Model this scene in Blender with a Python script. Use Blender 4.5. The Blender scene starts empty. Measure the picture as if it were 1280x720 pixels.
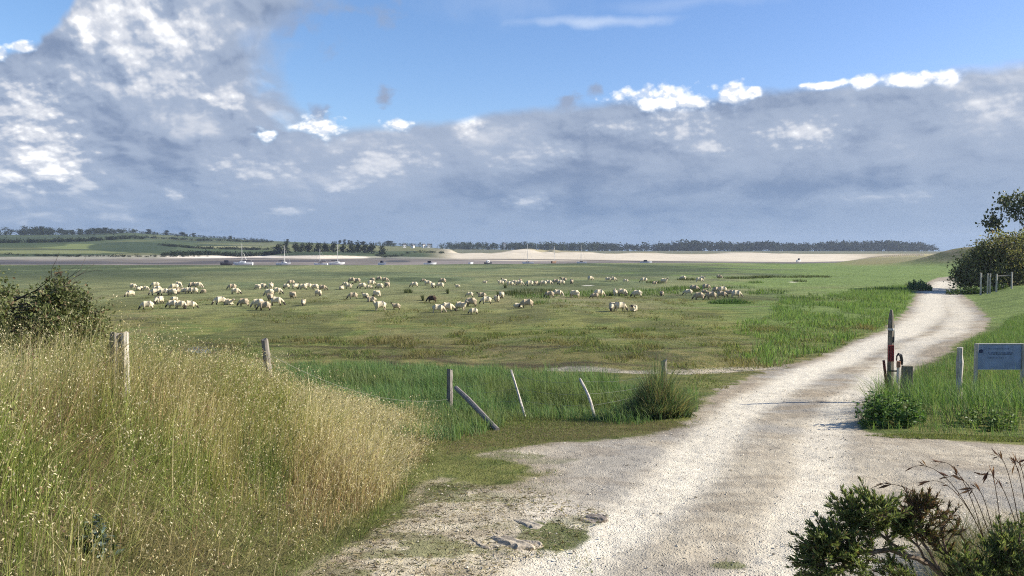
import bpy, bmesh, math, random
import numpy as np
from mathutils import Vector, Matrix

RS = np.random.RandomState(7)
random.seed(7)
PI = math.pi
sc = bpy.context.scene
COL = sc.collection

# ----------------------------------------------------------------------------- camera model
CZ = 4.6                    # eye height above the marsh
F = 1000.0                  # focal length for a 1280 wide picture
PITCH = math.atan(45 / 1000)
cp, sp = math.cos(PITCH), math.sin(PITCH)


def ray(u, v):
    a, b = (u - 640) / F, -(v - 360) / F
    d = Vector((a, cp + b * sp, -sp + b * cp))
    return d / d.y


def W(u, v, d):
    r = ray(u, v)
    return Vector((r.x * d, d, CZ + r.z * d))


# ----------------------------------------------------------------------------- numpy noise
_perm = RS.rand(512, 512)


def vnoise(x, y):
    xi, yi = np.floor(x).astype(int), np.floor(y).astype(int)
    fx, fy = x - xi, y - yi
    fx, fy = fx * fx * (3 - 2 * fx), fy * fy * (3 - 2 * fy)
    g = lambda i, j: _perm[(xi + i) % 512, (yi + j) % 512]
    return (g(0, 0) * (1 - fx) + g(1, 0) * fx) * (1 - fy) + (g(0, 1) * (1 - fx) + g(1, 1) * fx) * fy


def fbm(x, y, o=4, seed=0):
    s, a, t = 0, 1.0, 0
    x = np.asarray(x, float) + seed * 17.3
    y = np.asarray(y, float) + seed * 31.7
    for i in range(o):
        s = s + a * vnoise(x, y)
        t += a
        a *= .5
        x, y = x * 2.03 + 5.1, y * 2.03 + 9.7
    return s / t


def sm(t):
    t = np.clip(t, 0, 1)
    return t * t * (3 - 2 * t)


def icurve(xs, ys):
    f = np.linspace(xs[0], xs[-1], 4000)
    g = np.interp(f, xs, ys)
    k = 81
    gp = np.pad(g, k // 2, mode='edge')
    g2 = np.convolve(gp, np.ones(k) / k, mode='valid')
    return lambda q: np.interp(q, f, g2)


_ht = icurve([-30, 0, 6, 14, 17, 22, 30, 45, 80, 130, 300], [.9, 1.7, 2.33, 3.12, 3.3, 3.62, 4.0, 4.35, 4.5, 4.5, 4.6])
_hm = icurve([-30, 0, 6, 14, 17, 20, 25, 35, 60, 300], [.9, 1.7, 2.33, 3.14, 3.55, 3.95, 4.25, 4.5, 4.6, 4.6])

EDGE_U = [-600, 0, 300, 500, 740, 900, 1000, 1045, 1085, 1180, 1900]
EDGE_D = [290, 287, 279, 287, 330, 345, 320, 345, 560, 900, 900]
SH_U = [-600, 0, 200, 300, 330, 400, 480, 560, 640, 740, 1000, 1180, 1900]
SH_D = [480, 480, 560, 650, 650, 560, 640, 520, 440, 425, 395, 520, 700]
CR_U = [-600, 0, 100, 160, 250, 350, 400, 480, 560, 640, 740, 1180, 1900]
CR_V = [296, 293, 293, 291, 297, 301, 303, 306, 310, 312, 313.5, 314, 314]


def udepth(x, y):
    r = np.hypot(x, y)
    dd = np.maximum(y, .42 * r) + 1e-6
    return 640 + 1000 * np.clip(x / dd, -1.4, 1.4), dd


def H(x, y, rough=True):
    x = np.asarray(x, float)
    y = np.asarray(y, float)
    wl = sm((3.5 - x) / 5)
    z = CZ - (_ht(y) * (1 - wl) + _hm(y) * wl)
    bank = 1.02 * sm((-1.25 - x) / 2.9) * (1 - sm((y - 11) / 6.5))
    bank = bank + .42 * sm((-4 - x) / 3) * (1 - sm((y - 10) / 7))
    z = z + bank
    z = z + .22 * np.exp(-(((x - 8.2) / 2.6) ** 2 + ((y - 15.2) / 1.5) ** 2))
    z = z + .9 * sm((x - .572 * y) / 6) * sm((y - 40) / 30)
    z = z + .5 * sm((x - 9 - .1 * y) / 8) * sm((y - 10) / 8) * (1 - sm((y - 30) / 12))
    # dune by the bend of the track
    z = z + 5.6 * np.exp(-(((x - 147) / 10) ** 2 + ((y - 258) / 26) ** 2)) + 6.2 * np.exp(-(((x - 172) / 16) ** 2 + ((y - 255) / 30) ** 2))
    if rough:
        z = z + .10 * (fbm(x * .16, y * .16, 3, 3) - .5) * sm(y / 10) + .07 * (fbm(x * .7, y * .7, 3, 4) - .5)
    u, dd = udepth(x, y)
    e = np.interp(u, EDGE_U, EDGE_D) + 10 * (fbm(x * .03, y * .03, 2, 5) - .5)
    far = dd > 240
    if np.any(far):
        S = np.interp(u, SH_U, SH_D)
        D = np.interp(u, [-600, 480, 700, 1900], [1300, 1300, 1700, 1700])
        zc = CZ + (315 - np.interp(u, CR_U, CR_V)) / 1000 * D
        t = (dd - S) / (D - S)
        beach = sm((u - 520) / 60)
        zl = 3.2 * sm((dd - S) / 90) + (zc - 2.9) * np.clip(t, 0, 1) ** 1.05
        zl = zl + 5 * (fbm(x * .006, y * .006, 2, 8) - .5) * sm(t * 3) * (1 - beach)
        # dune coast: a slope of sand, a dune crest with grass
        zb = 3.1 * sm((dd - S) / 270) + 3.6 * np.exp(-((dd - S - 330) / 60) ** 2) * (.1 + 1.7 * sm((fbm(x * .035, y * .012, 3, 6) - .3) / .4)) * (.25 + .75 * sm((760 - u) / 120)) * sm((1060 - u) / 120) + (zc - 3) * sm((dd - S - 400) / 700)
        zf = -.5 + zl * (1 - beach) + zb * beach
        zf = zf - np.maximum(dd - D, 0) * .03
        k = sm((dd - e) / 5)
        z = np.where(far, z * (1 - k) + zf * k, z)
    return z


def hz(x, y):
    return float(H(np.array([x]), np.array([y]))[0])


def px2w(u, v, dmax=3000):
    r = ray(u, v)
    ds = np.geomspace(1.5, dmax, 1500)
    z = CZ + r.z * ds
    h = H(r.x * ds, ds)
    k = np.nonzero(z < h)[0]
    if len(k) == 0:
        return W(u, v, dmax)
    k = k[0]
    lo, hi = ds[max(k - 1, 0)], ds[k]
    for _ in range(20):
        m = (lo + hi) / 2
        if CZ + r.z * m < hz(r.x * m, m):
            hi = m
        else:
            lo = m
    return Vector((r.x * hi, hi, hz(r.x * hi, hi)))


# ----------------------------------------------------------------------------- mesh + material helpers
def mesh_np(name, V, T, col=None, smooth=False):
    V = np.ascontiguousarray(V, np.float32)
    T = np.ascontiguousarray(T, np.int32)
    k = T.shape[1]
    me = bpy.data.meshes.new(name)
    me.vertices.add(len(V))
    me.vertices.foreach_set('co', V.ravel())
    me.loops.add(T.size)
    me.loops.foreach_set('vertex_index', T.ravel())
    me.polygons.add(len(T))
    me.polygons.foreach_set('loop_start', np.arange(0, T.size, k, dtype=np.int32))
    me.polygons.foreach_set('use_smooth', np.full(len(T), smooth, bool))
    if col is not None:
        a = me.attributes.new('Col', 'FLOAT_COLOR', 'POINT')
        c = np.ones((len(V), 4), np.float32)
        c[:, :3] = col
        a.data.foreach_set('color', c.ravel())
    me.update()
    me.validate()
    return me


def link(name, me, mats=(), parent=None):
    o = bpy.data.objects.new(name, me)
    COL.objects.link(o)
    if me is not None and not isinstance(mats, (list, tuple)):
        mats = [mats]
    for m in mats:
        me.materials.append(m)
    if parent:
        o.parent = parent
    return o


def tag(o, label=None, cat=None, group=None, kind=None):
    if label:
        o['label'] = label
        n = len(label.split())
        if not 4 <= n <= 16:
            print('LABEL LENGTH', n, label)
    if cat:
        o['category'] = cat
    if group:
        o['group'] = group
    if kind:
        o['kind'] = kind
    return o


def empty(name, loc, rz=0):
    o = bpy.data.objects.new(name, None)
    COL.objects.link(o)
    o.location = loc
    o.rotation_euler = (0, 0, rz)
    o.empty_display_size = .2
    return o


class MB:
    """collects shapes into one mesh"""

    def __init__(s):
        s.v, s.f = [], []

    def add(s, vs, fs):
        n = len(s.v)
        s.v += [tuple(p) for p in vs]
        s.f += [tuple(i + n for i in f) for f in fs]
        return s

    def box(s, c, size, rot=None, bev=.12):
        bm = bmesh.new()
        bmesh.ops.create_cube(bm, size=1)
        for v in bm.verts:
            v.co = Vector((v.co.x * size[0], v.co.y * size[1], v.co.z * size[2]))
        if bev:
            bmesh.ops.bevel(bm, geom=bm.edges[:], offset=min(size) * bev, segments=1, affect='EDGES')
        M = Matrix.Translation(c) @ (rot.to_4x4() if rot else Matrix.Identity(4))
        bm.verts.index_update()
        s.add([M @ v.co for v in bm.verts], [[v.index for v in f.verts] for f in bm.faces])
        bm.free()
        return s

    def tube(s, pts, rad, n=7, cap=True, jit=0):
        pts = [Vector(p) for p in pts]
        m = len(pts)
        if not isinstance(rad, (list, tuple)):
            rad = [rad] * m
        rings = []
        t0 = (pts[1] - pts[0]).normalized()
        a = t0.orthogonal().normalized()
        for i, p in enumerate(pts):
            t = (pts[min(i + 1, m - 1)] - pts[max(i - 1, 0)]).normalized()
            a = (a - t * a.dot(t))
            a = a.normalized() if a.length > 1e-6 else t.orthogonal().normalized()
            b = t.cross(a)
            rings.append([p + (a * math.cos(2 * PI * k / n) + b * math.sin(2 * PI * k / n)) * rad[i] * (1 + random.uniform(-jit, jit)) for k in range(n)])
        vs = [q for r in rings for q in r]
        fs = []
        for i in range(m - 1):
            for k in range(n):
                k2 = (k + 1) % n
                fs.append((i * n + k, i * n + k2, (i + 1) * n + k2, (i + 1) * n + k))
        if cap:
            fs.append(tuple(range(n - 1, -1, -1)))
            fs.append(tuple((m - 1) * n + k for k in range(n)))
        return s.add(vs, fs)

    def loft(s, rings, cap=True):
        n = len(rings[0])
        vs = [q for r in rings for q in r]
        fs = []
        for i in range(len(rings) - 1):
            for k in range(n - 1):
                fs.append((i * n + k, i * n + k + 1, (i + 1) * n + k + 1, (i + 1) * n + k))
        if cap:
            fs.append(tuple(range(n)))
            fs.append(tuple((len(rings) - 1) * n + k for k in range(n - 1, -1, -1)))
        return s.add(vs, fs)

    def mesh(s, name, smooth=False):
        me = bpy.data.meshes.new(name)
        me.from_pydata(s.v, [], s.f)
        me.update()
        bm = bmesh.new()
        bm.from_mesh(me)
        bmesh.ops.recalc_face_normals(bm, faces=bm.faces[:])
        bm.to_mesh(me)
        bm.free()
        if smooth:
            for p in me.polygons:
                p.use_smooth = True
        return me

    def build(s, name, mat, parent=None, smooth=False):
        return link(name, s.mesh(name, smooth), [mat], parent)


class NT:
    """short-hand for node trees"""

    def __init__(s, nt):
        s.nt = nt

    def n(s, t, **kw):
        x = s.nt.nodes.new('ShaderNode' + t)
        for k, v in kw.items():
            setattr(x, k, v)
        return x

    def put(s, sock, val):
        if isinstance(val, bpy.types.NodeSocket):
            s.nt.links.new(val, sock)
        elif val is not None:
            sock.default_value = val

    def m(s, op, a, b=None, c=None, clamp=False):
        x = s.n('Math', operation=op, use_clamp=clamp)
        for i, q in enumerate((a, b, c)):
            if q is not None:
                s.put(x.inputs[i], q)
        return x.outputs[0]

    def vm(s, op, a, b=None):
        x = s.n('VectorMath', operation=op)
        s.put(x.inputs[0], a)
        if b is not None:
            s.put(x.inputs[1], b)
        return x.outputs[0]

    def mix(s, f, a, b, mode='MIX'):
        x = s.n('MixRGB', blend_type=mode)
        s.put(x.inputs[0], f)
        for i, q in ((1, a), (2, b)):
            s.put(x.inputs[i], (*q, 1) if isinstance(q, tuple) and len(q) == 3 else q)
        return x.outputs[0]

    def noise(s, vec, scale, detail=4, rough=.55, dist=0):
        x = s.n('TexNoise')
        s.put(x.inputs['Vector'], vec)
        x.inputs['Scale'].default_value = scale
        x.inputs['Detail'].default_value = detail
        x.inputs['Roughness'].default_value = rough
        x.inputs['Distortion'].default_value = dist
        return x.outputs[0]

    def rng(s, val, a, b, c=0., d=1., smooth=True):
        x = s.n('MapRange', interpolation_type='SMOOTHSTEP' if smooth else 'LINEAR')
        s.put(x.inputs[0], val)
        for i, q in enumerate((a, b, c, d)):
            s.put(x.inputs[i + 1], q)
        return x.outputs[0]


def new_mat(name):
    m = bpy.data.materials.new(name)
    m.use_nodes = True
    b = m.node_tree.nodes['Principled BSDF']
    b.inputs['Roughness'].default_value = .75
    b.inputs['Specular IOR Level'].default_value = .25
    return m, NT(m.node_tree), b


def simple_mat(name, col, rough=.7, var=.25, scale=8, spec=.25, bump=0, metal=0, col2=None):
    m, t, b = new_mat(name)
    tc = t.n('TexCoord').outputs['Object']
    n = t.noise(tc, scale, 5, .6)
    c2 = col2 or tuple(c * (1 - var) for c in col)
    c1 = tuple(min(c * (1 + var), .9) for c in col) if not col2 else col
    t.put(b.inputs['Base Color'], t.mix(t.rng(n, .3, .7), c1, c2))
    b.inputs['Roughness'].default_value = rough
    b.inputs['Specular IOR Level'].default_value = spec
    b.inputs['Metallic'].default_value = metal
    if bump:
        bp = t.n('Bump')
        bp.inputs['Strength'].default_value = bump
        bp.inputs['Distance'].default_value = .02
        t.put(bp.inputs['Height'], n)
        t.put(b.inputs['Normal'], bp.outputs[0])
    return m


def wood_mat(name, c1, c2, stretch=.12, scale=30):
    m, t, b = new_mat(name)
    tc = t.n('TexCoord').outputs['Object']
    v = t.vm('MULTIPLY', tc, (1, 1, stretch))
    n = t.noise(v, scale, 6, .65, .4)
    n2 = t.noise(tc, 5, 4, .6)
    c = t.mix(t.rng(n, .35, .65), c1, c2)
    c = t.mix(t.rng(n2, .5, .75, 0, .6), c, tuple(q * .75 + .02 for q in c2))
    t.put(b.inputs['Base Color'], c)
    b.inputs['Roughness'].default_value = .85
    bp = t.n('Bump')
    bp.inputs['Strength'].default_value = .6
    bp.inputs['Distance'].default_value = .01
    t.put(bp.inputs['Height'], n)
    t.put(b.inputs['Normal'], bp.outputs[0])
    return m


def leaf_mat(name, trans=.35, rough=.6, tint=(1.15, 1.2, .75), spec=.2):
    m, t, b = new_mat(name)
    a = t.n('Attribute', attribute_name='Col').outputs['Color']
    t.put(b.inputs['Base Color'], a)
    b.inputs['Roughness'].default_value = rough
    b.inputs['Specular IOR Level'].default_value = spec
    tr = t.n('BsdfTranslucent')
    t.put(tr.inputs['Color'], t.mix(1., a, tint, 'MULTIPLY'))
    mx = t.n('MixShader')
    mx.inputs[0].default_value = trans
    t.nt.links.new(b.outputs[0], mx.inputs[1])
    t.nt.links.new(tr.outputs[0], mx.inputs[2])
    t.nt.links.new(mx.outputs[0], t.nt.nodes['Material Output'].inputs['Surface'])
    return m


M_BLADE = leaf_mat('grass_blade', .42, .65)
M_LEAF = leaf_mat('leaf', .3, .5)
M_FARLEAF = leaf_mat('far_leaf', .15, .8, spec=.05)
M_BARK = wood_mat('bark', (.09, .075, .06), (.045, .038, .03), .3, 14)
M_WOODGREY = wood_mat('weathered_wood', (.30, .27, .23), (.13, .115, .10))
M_WOODPALE = wood_mat('pale_wood', (.56, .52, .44), (.34, .30, .25))
M_WOODDARK = wood_mat('dark_wood', (.17, .145, .12), (.07, .06, .05))
M_WIRE = simple_mat('wire', (.22, .22, .19), .5, .2, 20, .4, 0, .3)
M_BOATWHITE = simple_mat('white_gelcoat', (.78, .78, .76), .35, .06, 2, .4)
M_BOATDARK = simple_mat('dark_hull', (.035, .037, .05), .5, .3, 2, .3)
M_BOATBROWN = simple_mat('brown_hull', (.20, .13, .09), .6, .25, 2, .2)
M_CANVAS = simple_mat('navy_canvas', (.03, .035, .06), .8, .2, 2, .1)
M_GLASS = simple_mat('dark_window', (.02, .025, .03), .15, .1, 2, .5)
M_ALU = simple_mat('aluminium_mast', (.62, .61, .56), .4, .08, 2, .4)
M_RED = simple_mat('red_paint', (.27, .035, .032), .5, .35, 20, .4)
M_DARKRED = simple_mat('dark_red_paint', (.09, .02, .02), .6, .35, 20, .3)
M_BLACK = simple_mat('black_metal', (.025, .025, .028), .5, .3, 20, .4)
M_WHITE = simple_mat('white_band', (.55, .53, .48), .5, .12, 20, .3)
M_ORANGE = simple_mat('rusty_orange', (.36, .19, .11), .7, .35, 20, .2)
M_SIGN = simple_mat('sign_blue_grey', (.27, .33, .44), .4, .18, 4, .4, 0, 0)
M_SIGNINK = simple_mat('sign_ink', (.03, .045, .10), .5, .2, 10, .3)
M_HOUSE = simple_mat('white_render', (.78, .75, .70), .8, .06, .5, .1)
M_ROOF = simple_mat('slate_roof', (.09, .085, .09), .7, .2, 2, .2)

# ----------------------------------------------------------------------------- regions traced on the ground
def poly_world(pts):
    return np.array([tuple(px2w(u, v).xy) for u, v in pts])


def sdist(P, X, Y):
    """signed distance to a polygon (positive inside)"""
    n = len(P)
    d = np.full(X.shape, 1e9)
    ins = np.zeros(X.shape, bool)
    for i in range(n):
        ax, ay = P[i]
        bx, by = P[(i + 1) % n]
        ex, ey = bx - ax, by - ay
        t = np.clip(((X - ax) * ex + (Y - ay) * ey) / (ex * ex + ey * ey + 1e-12), 0, 1)
        d = np.minimum(d, np.hypot(X - ax - t * ex, Y - ay - t * ey))
        c = ((ay > Y) != (by > Y)) & (X < (bx - ax) * (Y - ay) / (by - ay + 1e-12) + ax)
        ins ^= c
    return np.where(ins, d, -d)


DIRT = [(330, 745), (385, 712), (430, 684), (500, 648), (522, 606), (550, 598), (590, 607), (640, 606), (668, 592), (640, 578), (596, 571), (612, 563),
        (700, 553), (780, 547), (858, 533), (868, 515), (884, 496), (905, 484), (940, 469), (1040, 440), (1105, 412), (1132, 390), (1142, 374),
        (1146, 362), (1158, 353), (1172, 347), (1190, 345.5), (1202, 350), (1196, 357), (1200, 366), (1218, 378), (1238, 401), (1230, 413), (1190, 438),
        (1150, 460), (1108, 488), (1078, 522), (1078, 540), (1130, 547), (1290, 556), (1420, 566), (1560, 620), (1500, 700), (1400, 745)]
DIRT_W = poly_world(DIRT)
# extend under and behind the camera
_front = DIRT_W[0].copy()
DIRT_W = np.vstack([DIRT_W, [[6, 2], [5, -8], [-4, -8], [-1.8, 2.5]]])


def dirt_d(x, y):
    e = .42 * (fbm(x * 1.5, y * 1.5, 4, 11) - .5) + .25 * (fbm(x * 5, y * 5, 2, 12) - .5)
    return sdist(DIRT_W, x, y) + e * np.clip(np.hypot(x, y) / 12, .45, 1.6)


def line_d(pts, X, Y):
    P = np.array([tuple(px2w(u, v).xy) for u, v in pts])
    d = np.full(np.shape(X), 1e9)
    for (ax, ay), (bx, by) in zip(P[:-1], P[1:]):
        ex, ey = bx - ax, by - ay
        t = np.clip(((X - ax) * ex + (Y - ay) * ey) / (ex * ex + ey * ey), 0, 1)
        d = np.minimum(d, np.hypot(X - ax - t * ex, Y - ay - t * ey))
    return d


def blob(X, Y, u, v, ru, rv):
    """soft patch on the ground, given where and how large it lies in the photograph"""
    c = px2w(u, v)
    a = px2w(u, v - rv)
    b = px2w(u, v + rv)
    rx = ru * c.y / F
    ry = max(abs(a.y - b.y) / 2, .05)
    slope = c.x / c.y
    return ((X - c.x - slope * (Y - c.y)) / rx) ** 2 + ((Y - c.y) / ry) ** 2


# ----------------------------------------------------------------------------- terrain sheet
NR, NA = 900, 760
az = np.concatenate([np.linspace(-112, -37, 70, endpoint=False), np.linspace(-37, 37, NA - 140), np.linspace(37, 112, 71)[1:]])
az = np.radians(az)
NA = len(az)
rr = np.concatenate([[.25, .6, 1.0], np.geomspace(1.5, 2150, NR - 3)])
A, R = np.meshgrid(az, rr)
X, Y = R * np.sin(A), R * np.cos(A)
xf, yf = X.ravel(), Y.ravel()
Z = H(xf, yf)
u, dd = udepth(xf, yf)
dirt = dirt_d(xf, yf)
near = dd < 45
Z = Z + np.where((dirt > .1) & near, .035 * (fbm(xf * 2.3, yf * 2.3, 3, 21) - .5) + .02 * (fbm(xf * 9, yf * 9, 2, 22) - .5), 0)
# worn ruts
rut1 = line_d([(660, 740), (700, 708), (785, 652), (852, 600), (878, 562), (912, 525), (945, 500), (1010, 465), (1120, 420), (1165, 392), (1166, 372), (1180, 352)], xf, yf)
rut2 = line_d([(960, 740), (1000, 640), (1026, 600), (1026, 555), (1060, 500), (1120, 450), (1190, 415), (1204, 395), (1185, 372), (1190, 352)], xf, yf)
rutw = .22 + .012 * np.minimum(dd, 60)
rut = np.maximum(np.exp(-(rut1 / (rutw * 1.3)) ** 4), .8 * np.exp(-(rut2 / (rutw * 1.0)) ** 4))
Z = Z - .02 * rut * (dirt > 0)
# creek channel and puddle hollow in the marsh
ch = line_d([(700, 459), (770, 462), (850, 463), (960, 458)], xf, yf)
chm = np.exp(-(ch / .55) ** 2)
Z = Z - .16 * chm * ((dd > 22) & (dd < 60))
pud = blob(xf, yf, 262, 436, 42, 5.5)
Z = Z - .14 * np.exp(-pud ** 1.2)

e_ = np.interp(u, EDGE_U, EDGE_D) + 10 * (fbm(xf * .03, yf * .03, 2, 5) - .5)
S_ = np.interp(u, SH_U, SH_D) + 14 * (fbm(xf * .02, yf * .02, 2, 15) - .5)


def mixc(a, b, t):
    t = np.clip(np.asarray(t), 0, 1)[:, None]
    return np.asarray(a) * (1 - t) + np.asarray(b) * t


n1 = fbm(xf * .08, yf * .08, 4, 31)
n2 = fbm(xf * .6, yf * .6, 4, 32)
n3 = fbm(xf * .022, yf * .022, 4, 33)
n4 = fbm(xf * 3.1, yf * 3.1, 3, 34)
N = len(xf)
C = np.tile(np.array([.185, .192, .062]), (N, 1))
C = mixc(C, [.185, .162, .066], sm((n1 - .48) / .14) * .75)                       # worn olive brown
C = mixc(C, [.115, .155, .045], sm((n2 - .5) / .12) * .75)
C = mixc(C, [.075, .050, .036], sm((n1 - .56) / .1) * sm((n2 - .5) / .15) * .7 * (dd < 120))
C = mixc(C, [.145, .18, .092], sm((dd - 62) / 45) * .85)
n5 = fbm(xf * .05, yf * .028, 5, 36)
C = mixc(C, [.20, .21, .095], sm((n5 - .52) / .06) * sm((dd - 45) / 30) * .75)
C = mixc(C, [.062, .082, .040], sm((.46 - n5) / .06) * sm((dd - 45) / 30) * .75)
n6 = fbm(xf * .22, yf * .09, 4, 37)
C = mixc(C, [.095, .100, .042], sm((n6 - .55) / .07) * sm((dd - 24) / 12) * sm((140 - dd) / 60) * .6)
C = mixc(C, [.20, .18, .085], sm((.42 - n6) / .07) * sm((dd - 24) / 12) * sm((140 - dd) / 60) * .5)
C = mixc(C, [.070, .085, .048], np.exp(-((dd - 165) / 28) ** 2) * sm((fbm(xf * .02, yf * .03, 3, 38) - .4) / .1) * sm((900 - u) / 300) * .7)                   # cooler green of the wet marsh
C = mixc(C, [.165, .185, .088], sm((n3 - .5) / .15) * sm((dd - 70) / 60) * .6)
C = mixc(C, [.058, .078, .040], sm((.46 - n3) / .1) * sm((dd - 90) / 60) * .6)
C = mixc(C, [.15, .215, .06], sm((u - 820 + 60 * (n1 - .5) * 8) / 200) * sm((dd - 30) / 25) * .8)  # fresh grass towards the track
C = mixc(C, [.075, .110, .030], sm((n4 - .5) / .2) * .5 * (dd < 40))
# dark runnel lines
for pts, w in [([(360, 443), (520, 447), (640, 455), (720, 461)], .5), ([(700, 456), (770, 458.5), (850, 459.5)], .45), ([(250, 425), (420, 436), (560, 437)], .4), ([(560, 430), (800, 436), (1000, 430)], .35)]:
    l = line_d(pts, xf + 1.2 * (fbm(xf * .3, yf * .3, 2, 40) - .5), yf + 3 * (fbm(xf * .25, yf * .25, 2, 41) - .5))
    C = mixc(C, [.06, .045, .032], .75 * np.exp(-(l / w) ** 2) * (dd < 90))
# pale sandy traces
for pts, w, s in [([(620, 425), (760, 422), (900, 420)], .5, .5), ([(700, 378), (800, 385), (960, 383)], .7, .55), ([(520, 363), (640, 363), (700, 373), (830, 375)], .9, .45), ([(560, 345), (700, 347), (900, 345)], 2, .3)]:
    l = line_d(pts, xf + 2 * (fbm(xf * .3, yf * .3, 2, 42) - .5), yf + 5 * (fbm(xf * .2, yf * .2, 2, 43) - .5))
    C = mixc(C, [.23, .20, .12], s * np.exp(-(l / w) ** 2))
C = mixc(C, [.40, .36, .28], .9 * sm((chm - .2) / .3) * ((dd > 22) & (dd < 60)))
C = mixc(C, [.06, .05, .045], .8 * np.exp(-pud ** 2))
for (uu, vv, ru, rv) in [(735, 357, 7, .7), (992, 352.5, 6, .6)]:
    C = mixc(C, [.55, .53, .42], np.exp(-blob(xf, yf, uu, vv, ru, rv) ** 2))
C = mixc(C, [.20, .165, .085], .75 * sm((u - 1020) / 60) * sm((dd - 240) / 80))    # tan edge before the dune
dune = np.exp(-(((xf - 160) / 24) ** 2 + ((yf - 258) / 34) ** 2))
C = mixc(C, mixc(np.tile([.16, .165, .07], (N, 1)), [.26, .22, .13], sm((n2 - .45) / .2)), sm((dune - .2) / .3))
# brown worn strip beneath the old fence, bank soil
strip = sdist(poly_world([(520, 545), (620, 532), (740, 525), (860, 528), (850, 538), (700, 553), (560, 568)]), xf, yf)
C = mixc(C, [.125, .092, .044], sm((strip + .3) / .6) * .7)
bankm = sm((-1.0 - xf) / .8) * sm((14 - yf) / 3)
C = mixc(C, [.115, .098, .045], bankm * .8)

# dirt
D_ = np.tile(np.array([.41, .36, .27]), (N, 1))
d1 = fbm(xf * 1.1, yf * 1.1, 4, 51)
d2 = fbm(xf * 4.2, yf * 4.2, 3, 52)
d3 = fbm(xf * .35, yf * .35, 3, 53)
D_ = mixc(D_, [.33, .285, .215], sm((d1 - .5) / .18) * .75)
D_ = mixc(D_, [.50, .45, .35], sm((d2 - .52) / .2) * .4)
D_ = mixc(D_, [.30, .28, .24], sm((d3 - .44) / .15) * .8 * sm((u - 640) / 150))          # grey gravel
D_ = mixc(D_, [.64, .585, .465], rut * (.95 + .4 * (d2 - .45)))
D_ = D_ * (1 - .10 * sm((dd - 30) / 25))[:, None]
D_ = mixc(D_, [.70, .63, .50], sm((760 - u) / 80) * sm((9 - dd) / 2) * sm((u - 600) / 80) * sm((d1 - .42) / .15) * .8)
strawy = sm((700 - u) / 160) * sm((14 - dd) / 4)
D_ = mixc(D_, [.50, .44, .31], strawy * .85)
D_ = mixc(D_, [.30, .25, .165], strawy * sm((fbm(xf * 2.6, yf * 5.5, 4, 54) - .55) / .08) * .7)
D_ = mixc(D_, [.13, .14, .045], strawy * sm((fbm(xf * 1.7, yf * 2.6, 4, 57) - .57) / .05) * .75)
edge = sm((.5 - dirt) / .6)
D_ = mixc(D_, [.20, .155, .10], edge * .6)
for (uu, vv, ru, rv, s) in [(690, 668, 42, 16, .9), (640, 570, 40, 5, .5), (720, 650, 40, 8, .5), (912, 706, 24, 6, .7), (560, 612, 40, 9, .8), (690, 576, 35, 4, .4)]:
    D_ = mixc(D_, [.088, .105, .030], s * sm((1.25 - blob(xf, yf, uu, vv, ru, rv) - 1.8 * (d2 - .5) - 1.4 * (d1 - .5)) / .5))
D_ = mixc(D_, [.29, .24, .17], sm((dd - 12.5) / 4) * sm((fbm(xf * .8, yf * 1.5, 4, 55) - .47) / .12) * (1 - rut) * .8)
D_ = mixc(D_, [.22, .18, .13], sm((fbm(xf * 1.6 + yf * .2, yf * 4.2, 4, 56) - .58) / .05) * (1 - rut) * .35 * (dd < 30))
C = mixc(C, D_, sm((dirt + .12) / .24))

# far: mud, sand, hills
isfar = dd > e_ + 1
mud = np.tile(np.array([.150, .125, .092]), (N, 1))
mud = mixc(mud, [.23, .19, .155], sm((fbm(xf * .02, yf * .006, 3, 61) - .5) / .12) * .8)
mud = mixc(mud, [.05, .042, .04], sm((fbm(xf * .012, yf * .01, 3, 62) - .55) / .06) * .8)
Fc = np.array(mud)
fz = H(xf, yf, False)
beach = sm((u - 520) / 60)
sandw = sm((dd - S_) / 20)
sand = np.tile(np.array([.54, .475, .36]), (N, 1))
sand = mixc(sand, [.34, .29, .19], sm((u - 1040) / 70) * .85)
sand = mixc(sand, [.36, .31, .25], sm((fbm(xf * .015, yf * .02, 3, 63) - .52) / .1) * sm((S_ + 60 - dd) / 60) * .7)
Fc = mixc(Fc, sand, sandw * beach)
hv = 315 - (fz - CZ) / dd * 1000                                                  # how low the ground lies under the horizon
wr = fbm(xf * .012, yf * .01, 3, 67) - .5
Fc = mixc(Fc, [.045, .035, .034], sm((u - 545) / 25) * sm((1000 - u) / 200) * np.exp(-((hv - (324.2 + 2.6 * sm((u - 570) / 300) + 2 * wr)) / .75) ** 2) * .9)
Fc = mixc(Fc, [.05, .045, .036], np.exp(-((dd - e_ - 6) / 9) ** 2) * sm((u - 480) / 120) * .85)
Fc = mixc(Fc, [.06, .055, .045], sm((1 - ((u - 497) / 18) ** 2 - ((hv - 326.5) / 1.3) ** 2) / .4))
dg = beach * sm((dd - S_ - 290 - 200 * (fbm(xf * .02, yf * .008, 3, 64) - .5)) / 40)
Fc = mixc(Fc, [.25, .22, .12], dg * .9)
Fc = mixc(Fc, [.13, .13, .075], beach * sm((dd - S_ - 420) / 100))
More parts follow.
